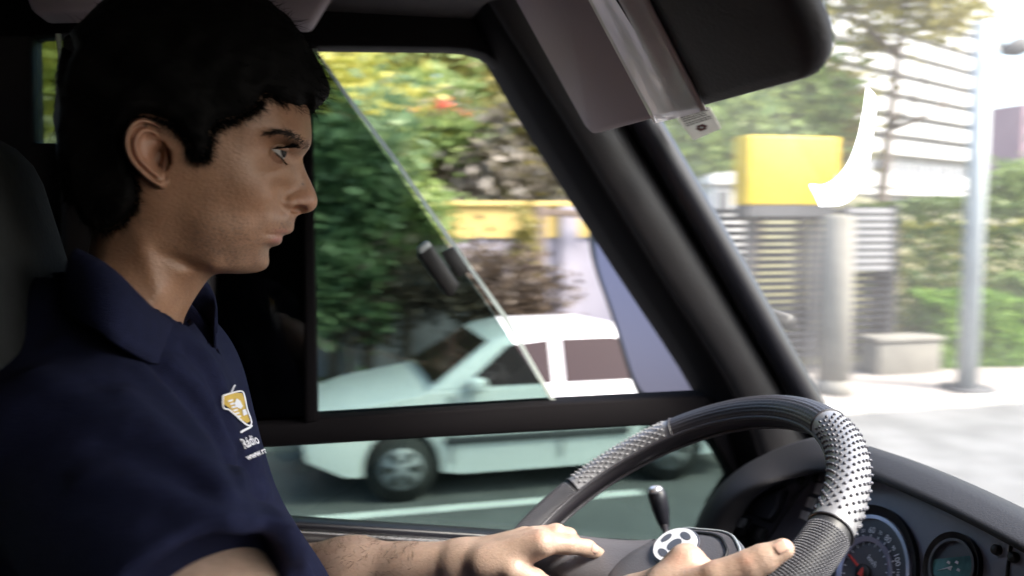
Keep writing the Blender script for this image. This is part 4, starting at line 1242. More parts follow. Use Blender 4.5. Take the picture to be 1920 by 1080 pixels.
# ------------------------------------------------------------------ the driver
YH = 0.74
dr = thing('person', (-0.12, YH, 1.7), 'dark haired man in navy polo shirt driving with both hands on the wheel', 'person')
def pxz(X, Z):                     # project points of the driver's middle plane to pixels
    return proj(np.stack([X, np.full_like(X, YH), Z], -1))
head_out = catmull([(330, -8), (400, -4), (460, 14), (515, 55), (552, 110), (572, 165), (580, 205), (583.5, 235), (584.5, 256), (582.5, 272),
    (575, 285), (567.5, 296), (569, 308), (574, 322), (580, 335), (586, 348), (591.5, 361), (595, 374), (594, 385), (588, 393.5), (578, 398.5), (566, 401),
    (557, 405), (553, 412), (551.5, 420), (551, 428), (548.5, 434), (542, 438.5), (532, 441.5), (529, 444.5), (529.5, 449), (526.5, 456), (519, 460.5), (508, 463.5),
    (504, 469), (503.5, 478), (504.5, 488), (503.5, 496), (499, 503), (490, 508), (475, 511.5), (450, 513), (425, 512), (405, 514), (392, 522), (382, 535),
    (370, 552), (356, 575), (346, 595), (341, 615), (338, 660), (338, 800), (40, 800), (60, 700), (95, 640), (130, 580), (155, 520), (170, 470), (176, 430), (165, 390), (148, 340),
    (136, 280), (132, 220), (138, 150), (165, 85), (210, 35), (265, 5)], 4)
Wpts = [(330, 20, 44), (330, 80, 64), (330, 150, 74), (250, 150, 73), (420, 150, 70), (500, 150, 59), (330, 230, 76), (240, 230, 74), (180, 230, 62), (430, 230, 71), (500, 220, 63), (545, 225, 50), (570, 240, 38), (565, 180, 40),
    (440, 260, 69), (480, 266, 63), (520, 256, 57), (548, 260, 48), (572, 266, 34),
    (492, 283, 54), (505, 272, 50), (510, 282, 43.5), (522, 283, 37), (540, 288, 25), (555, 292, 17), (565, 297, 11), (512, 303, 44), (530, 306, 34), (480, 300, 60),
    (470, 322, 64), (497, 328, 57), (518, 330, 46), (534, 330, 33), (548, 328, 20), (562, 330, 12), (573, 338, 9),
    (430, 330, 68), (380, 320, 71), (330, 320, 72), (280, 320, 72), (200, 320, 62),
    (498, 368, 53), (513, 370, 43), (524, 371, 31), (532, 369, 20.5), (548, 377, 18.5), (568, 380, 15), (585, 376, 11), (556, 352, 12.5), (526, 352, 28), (530, 390, 22),
    (480, 400, 52), (498, 410, 45), (518, 413, 35), (536, 414, 23), (548, 416, 13),
    (496, 435, 41), (513, 437, 31), (530, 434, 21), (543, 432, 13), (525, 450, 20), (509, 452, 30), (508, 466, 22),
    (470, 440, 50), (430, 400, 61), (380, 380, 66), (340, 370, 67), (430, 440, 58), (380, 430, 62), (340, 430, 59),
    (500, 480, 18), (485, 485, 27), (470, 480, 36), (450, 480, 44), (420, 475, 51), (390, 468, 55), (350, 458, 55), (480, 500, 22), (455, 502, 34), (425, 500, 43), (402, 497, 49),
    (372, 512, 43), (335, 500, 47), (300, 480, 52), (260, 480, 54), (190, 470, 42), (345, 560, 38), (300, 560, 51), (250, 560, 57), (200, 560, 58), (150, 560, 48), (300, 640, 58), (250, 660, 70), (150, 660, 75), (320, 780, 58), (150, 780, 75), (200, 400, 52), (250, 400, 60), (300, 400, 64)]
Rpts = [(330, 0, 90), (480, 40, 85), (560, 140, 70), (580, 225, 48), (580, 262, 26), (566, 296, 14), (578, 335, 13), (594, 376, 15), (575, 396, 10), (553, 412, 15), (549, 430, 12), (528, 444, 7), (524, 455, 10), (504, 468, 16), (503, 490, 20), (470, 508, 24), (410, 510, 22), (380, 535, 45), (345, 600, 60), (338, 750, 60), (60, 750, 60), (150, 540, 60), (176, 430, 60), (140, 280, 90), (150, 120, 100), (300, 300, 80), (480, 330, 45), (430, 470, 25), (530, 360, 15), (250, 560, 60)]
def dip(q, cx, cy, sx, sy, amp, rot=0.0):
    c, s = math.cos(rot), math.sin(rot); dx, dy = q[:, 0]-cx, q[:, 1]-cy
    u, v = dx*c+dy*s, -dx*s+dy*c
    return amp*np.exp(-(u/sx)**2-(v/sy)**2)
def head_maps(q):
    D = sd_poly(q, head_out)
    W = rbf(Wpts, q, 2e-3)
    W += dip(q, 515, 440.5, 19, 2.0, -4.5, 0.10)               # line of the mouth
    W += dip(q, 497, 436, 5, 6, -1.1)                          # mouth corner
    W += dip(q, 521, 374, 5, 16, -4.5, -0.25)                  # crease behind the nostril wing
    W += dip(q, 541, 380, 10, 10, 4.0)                          # nostril wing
    W += dip(q, 520, 450, 12, 5, 2.2, -0.3)+dip(q, 535, 433, 14, 4, 1.4, 0.2)   # lips
    W += dip(q, 495, 405, 8, 34, -0.7, 0.55)                   # fold beside the mouth
    W += dip(q, 545, 262, 26, 7, 3.0, 0.35)                    # brow ridge
    W += dip(q, 355, 498, 46, 12, -5.0, 0.42)                  # under the jaw
    W += dip(q, 290, 520, 20, 90, 3.0, -0.38)                  # neck muscle
    W += dip(q, 515, 312, 22, 5, -1.2, -0.3)                   # below the eye
    rho = np.maximum(rbf(Rpts, q, 1e-2), 6)
    return D, W/1000.0, rho
h_ = 0.0016
p_lo = aty(20, 760, YH); p_hi = aty(640, -30, YH)
X, Y, Z = sgrid((p_lo[0]-0.005, YH-0.094, p_lo[2]), (p_hi[0]+0.012, YH+0.094, p_hi[2]+0.012), h_)
q2 = pxz(X[:, 0, :].ravel(), Z[:, 0, :].ravel())
def near_px(X2, Z2, Wm): return proj(np.stack([X2, YH-np.maximum(Wm, 0.003), Z2], -1))
x2_, z2_ = X[:, 0, :].ravel(), Z[:, 0, :].ravel()
D, W, RHO = head_maps(q2)
for _ in range(2): W = head_maps(near_px(x2_, z2_, W))[1]
sh2 = (X.shape[0], 1, X.shape[2])
D2, W2, R2 = D.reshape(sh2), W.reshape(sh2), RHO.reshape(sh2)
W2 = np.maximum(W2, 0.004)
tt = 1-np.minimum(D2/R2, 1.0)
F = (np.sign(tt)*np.abs(tt)**2+((Y-YH)/W2)**2-1)*0.5*np.minimum(W2, 0.03)
def ellpx(px, py, y, r):
    c = aty(px, py, y); return ell_sd(X, Y, Z, c, r)
for s in (1, -1):                                               # nostrils
    F = np.maximum(F, -ellpx(561.5, 394.5, YH-s*0.0130, (0.0080, 0.0100, 0.0045)))
for s in (1, -1):                                               # hollow behind the ear's bowl
    c = aty(298, 294, YH-0.072); c[1] = YH-s*0.073
    F = np.maximum(F, -ell_sd(X, Y, Z, c, (0.0085, 0.011, 0.0115)))
V, Fq = nets(F, (X[0, 0, 0], Y[0, 0, 0], Z[0, 0, 0]), h_)
V = laplace(V, Fq, 4)
HEADV, HEADF = V, Fq
near_ = HEADV[:, 1] < YH
HBV = BVHTree.FromPolygons(HEADV.tolist(), HEADF[near_[HEADF].all(1)].tolist())
def onhead(px, py, off=0.0):
    """point on the near side of the head that shows at this pixel"""
    d = ray(px, py); loc, nrm, i, dist = HBV.ray_cast(Vector(CAM), Vector(d).normalized())
    if loc is None: return None
    return np.array(loc)-d*off
# skin material reads a per-vertex tint (lips, beard shadow, moles, knuckles are the skin's own colours)
m = bpy.data.materials.new('skin'); m.use_nodes = True
t_ = m.node_tree; b_ = t_.nodes['Principled BSDF']
at_ = t_.nodes.new('ShaderNodeAttribute'); at_.attribute_name = 'tint'
tc_ = t_.nodes.new('ShaderNodeTexCoord')
nz_ = t_.nodes.new('ShaderNodeTexNoise'); nz_.inputs['Scale'].default_value = 70; nz_.inputs['Detail'].default_value = 6
mr_ = t_.nodes.new('ShaderNodeMapRange'); mr_.inputs[1].default_value = .3; mr_.inputs[2].default_value = .7; mr_.inputs[3].default_value = .90; mr_.inputs[4].default_value = 1.08
vm_ = t_.nodes.new('ShaderNodeVectorMath'); vm_.operation = 'SCALE'
t_.links.new(tc_.outputs['Object'], nz_.inputs['Vector']); t_.links.new(nz_.outputs['Fac'], mr_.inputs[0])
t_.links.new(at_.outputs['Color'], vm_.inputs[0]); t_.links.new(mr_.outputs[0], vm_.inputs['Scale'])
t_.links.new(vm_.outputs[0], b_.inputs['Base Color'])
b_.inputs['Roughness'].default_value = 0.46
b_.inputs['Subsurface Weight'].default_value = 0.12
b_.inputs['Subsurface Radius'].default_value = (0.008, 0.003, 0.0015)
b_.inputs['Subsurface Scale'].default_value = 0.7
nb_ = t_.nodes.new('ShaderNodeTexNoise'); nb_.inputs['Scale'].default_value = 420; nb_.inputs['Detail'].default_value = 3
bp_ = t_.nodes.new('ShaderNodeBump'); bp_.inputs['Strength'].default_value = 0.45; bp_.inputs['Distance'].default_value = 0.001
t_.links.new(tc_.outputs['Object'], nb_.inputs['Vector']); t_.links.new(nb_.outputs['Fac'], bp_.inputs['Height']); t_.links.new(bp_.outputs[0], b_.inputs['Normal'])
M['skin'] = m
M['hair'] = mat('hair', (0.004, 0.0035, 0.0035), 0.75, spec=0.08)
M['brow'] = mat('brow', (0.016, 0.010, 0.008), 0.7, spec=0.2)
M['eyewhite'] = mat('eyewhite', (0.36, 0.33, 0.31), 0.35)
M['iris'] = mat('iris', (0.012, 0.008, 0.006), 0.25, spec=0.12)
M['navy'] = mat('navy', (0.0082, 0.0098, 0.030), 0.9, noise=(120, 0.15), bump=(900, 0.5), spec=0.15)
M['thread'] = mat('thread', (0.72, 0.70, 0.72), 0.8)
M['gold'] = mat('gold', (0.55, 0.36, 0.06), 0.75, noise=(300, 0.15))

# arms and hands -------------------------------------------------------
def A(px, py, d): return atd(px, py, d)
def sparse(fn, lo, hi, h, B=5, pad=1.5):
    """evaluate fn only in blocks near its surface; far blocks just carry the sign"""
    lo = np.asarray(lo, float); n = [int(math.ceil((hi[i]-lo[i])/h/B))*B for i in range(3)]
    cax = [lo[i]+(np.arange(n[i]//B)*B+(B-1)/2)*h for i in range(3)]
    cx, cy, cz = np.meshgrid(*cax, indexing='ij')
    fc = fn(cx.ravel(), cy.ravel(), cz.ravel()).reshape(cx.shape)
    act = np.abs(fc) < B*h*pad
    vals = np.repeat(np.repeat(np.repeat(np.where(fc > 0, 1.0, -1.0), B, 0), B, 1), B, 2)
    m_ = np.repeat(np.repeat(np.repeat(act, B, 0), B, 1), B, 2)
    I = np.argwhere(m_); P = lo+I*h
    vals[m_] = fn(P[:, 0], P[:, 1], P[:, 2])
    return vals, lo
def arm_mesh(prims, h):
    pts = np.array([p[0] for p in prims]+[p[1] for p in prims]); rm = max(max(p[2], p[3]) for p in prims)+0.012
    lo, hi = pts.min(0)-rm, pts.max(0)+rm
    def fn(X, Y, Z):
        f = None
        for a, b, ra, rb, kk in prims:
            d = cone_sd(X, Y, Z, a, b, ra, rb)
            f = d if f is None else smin(f, d, kk)
        return f+0.0006*noise3(X, Y, Z, 22, 4, 1)
    vals, lo = sparse(fn, lo, hi, h)
    V, Fq = nets(vals, lo, h)
    return laplace(V, Fq, 2), Fq
# left (far) arm: elbow, wrist, then a hand laid over the spoke
Lel, Lwr = A(470, 1092, 1.03), A(868, 1062, .915)
LI = [A(1014, 1020, .872), A(1068, 1022, .880), A(1102, 1028, .892), A(1123, 1038, .902)]
LM = [A(1000, 1009, .893), A(1042, 1001, .895), A(1066, 1005, .905), A(1078, 1014, .918)]
LR = [A(984, 1010, .915), A(1022, 1003, .923), A(1042, 1014, .935), A(1046, 1034, .945)]
LL = [A(964, 1016, .935), A(998, 1014, .945), A(1014, 1026, .955), A(1014, 1042, .965)]
LT = [A(912, 1062, .885), A(962, 1072, .865), A(1002, 1086, .868), A(1032, 1100, .878)]
def fing(J, r): return [(J[i], J[i+1], r[i], r[i+1], 0.004) for i in range(len(J)-1)]
Lsh = np.array([-0.15, 0.93, CAMZ-0.20])
prims = [(Lsh, Lel, .052, .042, .02), (Lel, (Lel+Lwr)/2, .043, .037, .03), ((Lel+Lwr)/2, Lwr, .036, .026, .03),
         (Lwr+(0, -.008, 0), LI[0], .023, .0122, .009), (Lwr+(0, -.002, 0), LM[0], .023, .0122, .009), (Lwr, LR[0], .022, .0115, .009), (Lwr+(0, .006, 0), LL[0], .022, .0115, .012),
         (Lwr, LT[0], .023, .017, .012), (LT[0], LT[1], .017, .0125, .012), (LT[0], LI[0], .014, .011, .012)]
prims += fing(LI, [.0108, .0094, .0082, .0063])+fing(LM, [.0112, .0098, .0086, .0068])+fing(LR, [.0106, .0094, .0083, .0066])+fing(LL, [.010, .009, .008, .0065])+fing(LT[1:], [.0125, .0112, .009])
LV, LF = arm_mesh(prims, 0.0021)
# right (near) arm
Rsh = np.array([-0.135, 0.60, CAMZ-0.165]); Rel = np.array([0.045, 0.415, CAMZ-0.335]); Rwr = A(1195, 1150, .715)
RI = [A(1288, 1058, .682), A(1372, 1098, .668), A(1420, 1125, .69), A(1420, 1150, .72)]
RM_ = [A(1290, 1092, .70), A(1385, 1130, .69), A(1425, 1160, .71), A(1420, 1190, .73)]
RR = [A(1280, 1125, .715), A(1380, 1165, .71), A(1415, 1195, .73), A(1405, 1220, .75)]
RL = [A(1268, 1155, .73), A(1350, 1200, .73), A(1380, 1225, .745), A(1375, 1245, .76)]
RT_ = [A(1250, 1115, .672), A(1345, 1084, .648), A(1408, 1060, .640), A(1468, 1030, .636)]
prims = [(np.array([-0.13, .70, CAMZ-.17]), Rsh, .05, .055, .02), (Rsh, Rel, .052, .043, .02), (Rel, (Rel+Rwr)/2, .044, .038, .03), ((Rel+Rwr)/2, Rwr, .037, .027, .03),
         (Rwr, RI[0], .025, .0135, .012), (Rwr, RM_[0], .025, .013, .012), (Rwr, RR[0], .024, .0125, .012), (Rwr, RL[0], .022, .0115, .012),
         (Rwr, RT_[0], .024, .017, .012), (RT_[0], RT_[1], .017, .0120, .010), (RT_[0], RI[0], .014, .0115, .012)]
prims += fing(RI, [.0118, .0102, .009, .0075])+fing(RM_, [.0118, .0104, .009, .0076])+fing(RR, [.011, .010, .0088, .0074])+fing(RL, [.010, .009, .008, .0066])
prims += [(RT_[1], RT_[2], .0122, .0108, .004), (RT_[2], RT_[2]*.6+RT_[3]*.4, .0112, .0106, .003), (RT_[2]*.6+RT_[3]*.4, RT_[3], .0106, .0080, .003)]
RV, RF = arm_mesh(prims, 0.0021)

# one body mesh: head and neck, arms and hands
allV = np.concatenate([HEADV, LV, RV]); n1, n2 = len(HEADV), len(HEADV)+len(LV)
allF = np.concatenate([HEADF, LF+n1, RF+n2])
# ears -------------------------------------------------------------------
def ear(side):
    out = catmull([(303, 240), (294, 228), (280, 222), (262, 220), (246, 227), (236, 243), (232, 262), (235, 284), (244, 304), (257, 320), (272, 335), (288, 348), (302, 355), (314, 354), (319, 345), (319, 328), (316, 310), (312, 290), (310, 262)], 4)
    cx, cy = 287, 284
    nr = 26; G = []
    y0 = 0.0695
    def hgt(r, px, py):
        rim = 0.0050*math.exp(-((r-0.90)/0.085)**2)
        anti = 0.0042*math.exp(-((r-0.60)/0.11)**2)*(1 if px < 296 else 0.2)
        con = -0.0150*math.exp(-((px-297)/12)**2-((py-296)/19)**2)
        fos = -0.0030*math.exp(-((px-280)/10)**2-((py-252)/8)**2)
        sca = -0.0020*math.exp(-((r-0.76)/0.05)**2)
        tragus = 0.0045*math.exp(-((px-308)/5)**2-((py-300)/10)**2)
        lobe = 0.0050*math.exp(-((px-303)/13)**2-((py-340)/13)**2)
        f = rim*(1 if px < 306 else 0.25)+anti+con+fos+sca+tragus+lobe
        return f
    V, Fc = [], []
    n = len(out)
    for k in range(nr+1):
        r = k/nr
        for (ox, oy) in out:
            px, py = cx+(ox-cx)*r, cy+(oy-cy)*r
            flare = 0.0165*max(0, (312-px)/80)**0.85
            hh = hgt(r, px, py)
            edge = -0.004*max(0, (r-0.93)/0.07)
            y = YH-(y0+flare+hh+edge)
            # place with the ray through the ear's own depth
            V.append(aty(px, py, y))
    for k in range(nr):
        for i in range(n):
            Fc.append((k*n+i, k*n+(i+1) % n, (k+1)*n+(i+1) % n, (k+1)*n+i))
    # back skin: tucks in towards the skull
    base = len(V)
    for s, dep, shr in ((0, .005, .985), (1, .012, .90), (2, .03, .72)):
        for (ox, oy) in out:
            px, py = cx+8+(ox-cx-8)*shr, cy+(oy-cy)*shr
            flare = 0.0165*max(0, (312-px)/80)**0.85
            V.append(aty(px, py, YH-(y0+flare-0.004-dep)))
    last = nr*n
    for s in range(3):
        a0 = last if s == 0 else base+(s-1)*n; b0_ = base+s*n
        for i in range(n): Fc.append((a0+i, a0+(i+1) % n, b0_+(i+1) % n, b0_+i))
    V = np.array(V)
    if side < 0: V[:, 1] = 2*YH-V[:, 1]; Fc = [f[::-1] for f in Fc]
    return V, np.array(Fc)
# eyelids: caps of a sphere a little larger than the eyeball
EC = aty(508, 281, YH-0.0335); ER = 0.0120
def lids(side):
    V, Fc = [], []
    for a0, a1 in ((R(-1), R(125)), (R(-37), R(-135))):
        na, nb = 14, 30; base = len(V)
        for layer, rr in enumerate((0.0134, 0.0122)):
            for i in range(na+1):
                a = a0+(a1-a0)*i/na
                r2 = rr+(0.0005 if i == 1 and layer == 0 else 0)
                for j in range(nb+1):
                    p = math.pi*j/nb       # from the outer (near) pole to the inner
                    sag = 0.16*math.sin(p)*(1 if a0 > 0 else -0.55)*(1-i/na)
                    aa = a+sag
                    V.append(EC+np.array([math.cos(aa)*math.sin(p), -math.cos(p), math.sin(aa)*math.sin(p)])*r2)
        L = (na+1)*(nb+1)
        for i in range(na):
            for j in range(nb):
                k = base+i*(nb+1)+j
                Fc.append((k, k+1, k+nb+2, k+nb+1)); Fc.append((k+L, k+L+nb+1, k+L+nb+2, k+L+1))
        for j in range(nb):
            k = base+j; Fc.append((k, k+L, k+L+1, k+1))
    V = np.array(V)
    if side < 0: V[:, 1] = 2*YH-V[:, 1]; Fc = [f[::-1] for f in Fc]
    return V, np.array(Fc)
parts_ = [ear(1), ear(-1), lids(1), lids(-1)]
for v_, f_ in parts_:
    allF = np.concatenate([allF, np.asarray(f_)+len(allV)]); allV = np.concatenate([allV, v_])
body = fastmesh('body', allV, allF, M['skin'], dr)
# colours that belong to the skin itself
N = len(allV); col = np.tile(np.array([0.318, 0.168, 0.101]), (N, 1))
hd_ = np.zeros(N, bool); hd_[:n1] = True; hd_[n2+len(RV):] = True
ppx = proj(allV)
def blend(mask_w, c):
    global col
    w_ = np.clip(mask_w, 0, 1)[:, None]; col = col*(1-w_)+np.asarray(c)*w_
def gau(cx, cy, sx, sy, rot=0.0): return dip(ppx, cx, cy, sx, sy, 1.0, rot)*hd_
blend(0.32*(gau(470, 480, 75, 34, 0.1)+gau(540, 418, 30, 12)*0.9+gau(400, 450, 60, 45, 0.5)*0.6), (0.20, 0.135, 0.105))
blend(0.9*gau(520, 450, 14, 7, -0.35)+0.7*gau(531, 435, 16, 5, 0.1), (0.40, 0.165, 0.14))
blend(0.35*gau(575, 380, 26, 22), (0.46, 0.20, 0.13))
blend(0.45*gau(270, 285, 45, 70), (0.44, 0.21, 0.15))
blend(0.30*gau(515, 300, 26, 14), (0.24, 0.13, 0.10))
for mx_, my_, ms_ in ((567.5, 345, 2.4), (313, 594, 2.2), (328, 464, 2.0)):
    blend(0.85*gau(mx_, my_, ms_, ms_), (0.05, 0.03, 0.025))
hn = ~hd_
beard = np.clip(gau(470, 470, 85, 50, 0.1)+gau(535, 420, 34, 14)+gau(400, 440, 60, 60, 0.5)*0.7, 0, 1)
spk = (rng.random(N) < 0.22)*beard
blend(0.42*spk, (0.07, 0.05, 0.045))
col = col*(1+0.05*rng.normal(size=(N, 1)))
col[hn] = col[hn]*np.array([1.20, 1.58, 2.05])
blend(hn*0.5*(dip(ppx, 1295, 1048, 40, 18, 1.0)+dip(ppx, 1400, 1052, 16, 12, .8)+dip(ppx, 1070, 1012, 18, 10, .8)+dip(ppx, 1015, 1005, 22, 12, .6)), (0.45, 0.21, 0.15))
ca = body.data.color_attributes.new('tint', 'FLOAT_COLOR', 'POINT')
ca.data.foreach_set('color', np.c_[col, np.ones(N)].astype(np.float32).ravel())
# eyes
def ball(nm, c, r, m_, par, seg=24, cap=None, sc3=(1, 1, 1), yaw=0.0):
    V, Fc = [], []
    n = seg//2
    for i in range(n+1):
        p = (cap or math.pi)*i/n
        for j in range(seg):
            a = 2*math.pi*j/seg
            V.append(c+np.array([math.cos(p)*sc3[0], math.sin(p)*math.cos(a)*sc3[1], math.sin(p)*math.sin(a)*sc3[2]])*r)
    for i in range(n):
        for j in range(seg): Fc.append((i*seg+j, (i+1)*seg+j, (i+1)*seg+(j+1) % seg, i*seg+(j+1) % seg))
    if yaw:
        cy_, sy_ = math.cos(yaw), math.sin(yaw); V = [c+np.array([(v-c)[0]*cy_-(v-c)[1]*sy_, (v-c)[0]*sy_+(v-c)[1]*cy_, (v-c)[2]]) for v in V]
    return mobj(nm, V, Fc, m_, par, True)
for s in (1, -1):
    c = EC.copy()
    if s < 0: c[1] = 2*YH-c[1]
    e = ball('eye', c, ER, M['eyewhite'], dr)
    ball('iris', c, ER*1.02, M['iris'], e, 24, R(31), (1.015, 1, 1), R(-22))
# lashes and brows
def lidpt(a, p, r=0.0136): return EC+np.array([math.cos(a)*math.sin(p), -math.cos(p), math.sin(a)*math.sin(p)])*r
rt, dd, ln = [], [], []
for k in range(140):
    p = R(10+150*k/139); a = R(-1)+0.16*math.sin(p)
    b = lidpt(a, p); rt.append(b); dd.append((b-EC)+np.array([0.006, 0, 0.003])); ln.append(0.0095 if p > 0.6 else 0.006)
for k in range(36):
    p = R(20+130*k/35); a = R(-37)-0.088*math.sin(p)
    b = lidpt(a, p); rt.append(b); dd.append((b-EC)+np.array([0.003, 0, -0.006])); ln.append(0.0035)
rt, dd = np.array(rt), np.array(dd); m2 = rt.copy(); m2[:, 1] = 2*YH-m2[:, 1]; d2 = dd.copy(); d2[:, 1] *= -1
strands('eyelashes', np.r_[rt, m2], np.r_[dd, d2], np.r_[ln, ln], 0.00042, M['hair'], dr, 0.25)
rt, dd = [], []
bc = catmull([(497, 250), (512, 247), (530, 246), (548, 252), (565, 263), (580, 272)], 8, False)
for k in range(380):
    u = rng.random()**0.55; i = int(u*(len(bc)-1)); c = bc[i]; wdt = 1.0+5.4*min(1, u*1.2)
    px, py = c[0]+rng.normal()*2, c[1]+rng.normal()*wdt*0.62
    if px > 583: continue
    b = onhead(px, py, 0.0002)
    if b is None: continue
    rt.append(b)
    tg_ = bc[max(i-1, 0)]-bc[min(i+1, len(bc)-1)]
    dvec = np.array([tg_[0], -4.0, -tg_[1]-2+rng.normal()*3]); dd.append(dvec/np.linalg.norm(dvec)*1.0)
rt, dd = np.array(rt), np.array(dd); m2 = rt.copy(); m2[:, 1] = 2*YH-m2[:, 1]; d2 = dd.copy(); d2[:, 1] *= -1
for r_a, d_a in ((rt, dd), (m2, d2)): strands('eyebrow', r_a, d_a, 0.0060, 0.00032, M['brow'], dr, 0.2)

# hair: a thick cap over the skull cut along the hairline, with strands along its edge
hair_out = catmull([(330, -34), (410, -32), (480, -12), (540, 32), (578, 85), (604, 128), (618, 158), (619.5, 175), (610, 190), (596, 203), (586, 211), (578, 203), (568, 199), (556, 198), (545, 193), (532, 190), (515, 182), (497, 176),
    (488, 190), (478, 200), (462, 211), (443, 220), (424, 226), (407, 232), (397, 243), (394, 262), (389, 284), (384, 294), (374, 293), (362, 293), (354, 282), (348, 266), (338, 250), (326, 236), (312, 228), (296, 222), (270, 218), (248, 224), (236, 246), (234, 280), (244, 310), (256, 340), (258, 372), (248, 392), (228, 416), (196, 432), (164, 430), (140, 405), (124, 360), (114, 290), (108, 220), (112, 150), (136, 78), (185, 16), (250, -22)], 4)
p_lo = aty(85, 500, YH); p_hi = aty(650, -70, YH); hh_ = 0.0024
X, Y, Z = sgrid((p_lo[0], YH-0.10, p_lo[2]), (p_hi[0]+.005, YH+0.10, p_hi[2]), hh_)
q2 = pxz(X[:, 0, :].ravel(), Z[:, 0, :].ravel())
side_w = np.maximum(rbf([p for p in Wpts if p[1] < 470], q2, 2e-3), 8)/1000
qn = proj(np.stack([X[:, 0, :].ravel(), YH-side_w-0.002, Z[:, 0, :].ravel()], -1))
side_w = np.maximum(rbf([p for p in Wpts if p[1] < 470], qn, 2e-3), 8)/1000
wsil = np.clip(np.maximum.reduce([(120-q2[:, 1])/60, (q2[:, 0]-552)/28, (165-q2[:, 0])/40]), 0, 1)
wsil = wsil*wsil*(3-2*wsil)
qh = q2*wsil[:, None]+qn*(1-wsil)[:, None]
Dh = sd_poly(qh, hair_out)
sh2 = (X.shape[0], 1, X.shape[2])
rr2 = rbf([(330, -30, 110), (560, 60, 75), (615, 170, 24), (580, 205, 20), (500, 180, 60), (400, 240, 50), (375, 292, 30), (250, 400, 40), (150, 420, 60), (115, 250, 100), (300, 230, 60), (330, 120, 100)], q2, 1e-2)
th = 0.0105*np.clip(Dh/16, -1, 1)-0.0004
top_edge = (q2[:, 1] < 150) | (q2[:, 0] > 565) | (q2[:, 0] < 180)
# where the hair edge is a true silhouette it rounds off; along the hairline it thins down onto the skin
hw = np.maximum(side_w+th, 0.001).reshape(sh2)
fr = np.clip((q2[:, 0]-555)/40, 0, 1)*np.clip((q2[:, 1]-100)/60, 0, 1)
hw = hw*(1-0.18*fr.reshape(sh2))
tt = 1-np.minimum(Dh/np.maximum(rr2, 10), 1.0)
tt = np.where(Dh < 0, 1-Dh/12, tt*wsil)
tt = tt.reshape(sh2)
F = (np.sign(tt)*np.abs(tt)**2+((Y-YH)/hw)**2-1)*0.5*0.06
F = F+0.0030*noise3(X, Y, Z, 26, 8, 3)
V, Fq = nets(F, (X[0, 0, 0], Y[0, 0, 0], Z[0, 0, 0]), hh_)
V = laplace(V, Fq, 1)
hair = fastmesh('hair', V, Fq, M['hair'], dr)
bv = BVHTree.FromPolygons([tuple(v) for v in V], [tuple(f) for f in Fq])
# strands on the near surface, denser at the hairline
rt, dd, ll = [], [], []
V32 = V; ctr = aty(330, 190, YH)
sel = rng.choice(len(V), 5200, replace=False)
for i in sel:
    v = V32[i]; nrm = v-ctr; nrm /= np.linalg.norm(nrm)
    rt.append(v-nrm*0.002); f_ = np.array([0.6, 0, -0.5])+rng.normal(size=3)*0.45
    dd.append(nrm*0.26+f_*0.8); ll.append(0.007+0.008*rng.random())
edge = catmull(hair_out, 3); 
e_px = hair_out
for k in range(1500):
    i = rng.integers(60, 190); c = e_px[i % len(e_px)]
    px, py = c+rng.normal(size=2)*3
    y = YH-0.0
    b = onhead(px, py, 0.001)
    if b is None: continue
    rt.append(b); cen = np.array([330.0, 150.0]); o2 = (c-cen)/np.linalg.norm(c-cen)
    dd.append(np.array([o2[0]*0.35+0.45, -0.15, -o2[1]*0.35-0.55])+rng.normal(size=3)*0.35); ll.append(0.003+0.006*rng.random())
strands('hair_strands', rt, dd, ll, 0.00036, M['hair'], hair, 0.6, 3, 0.2)

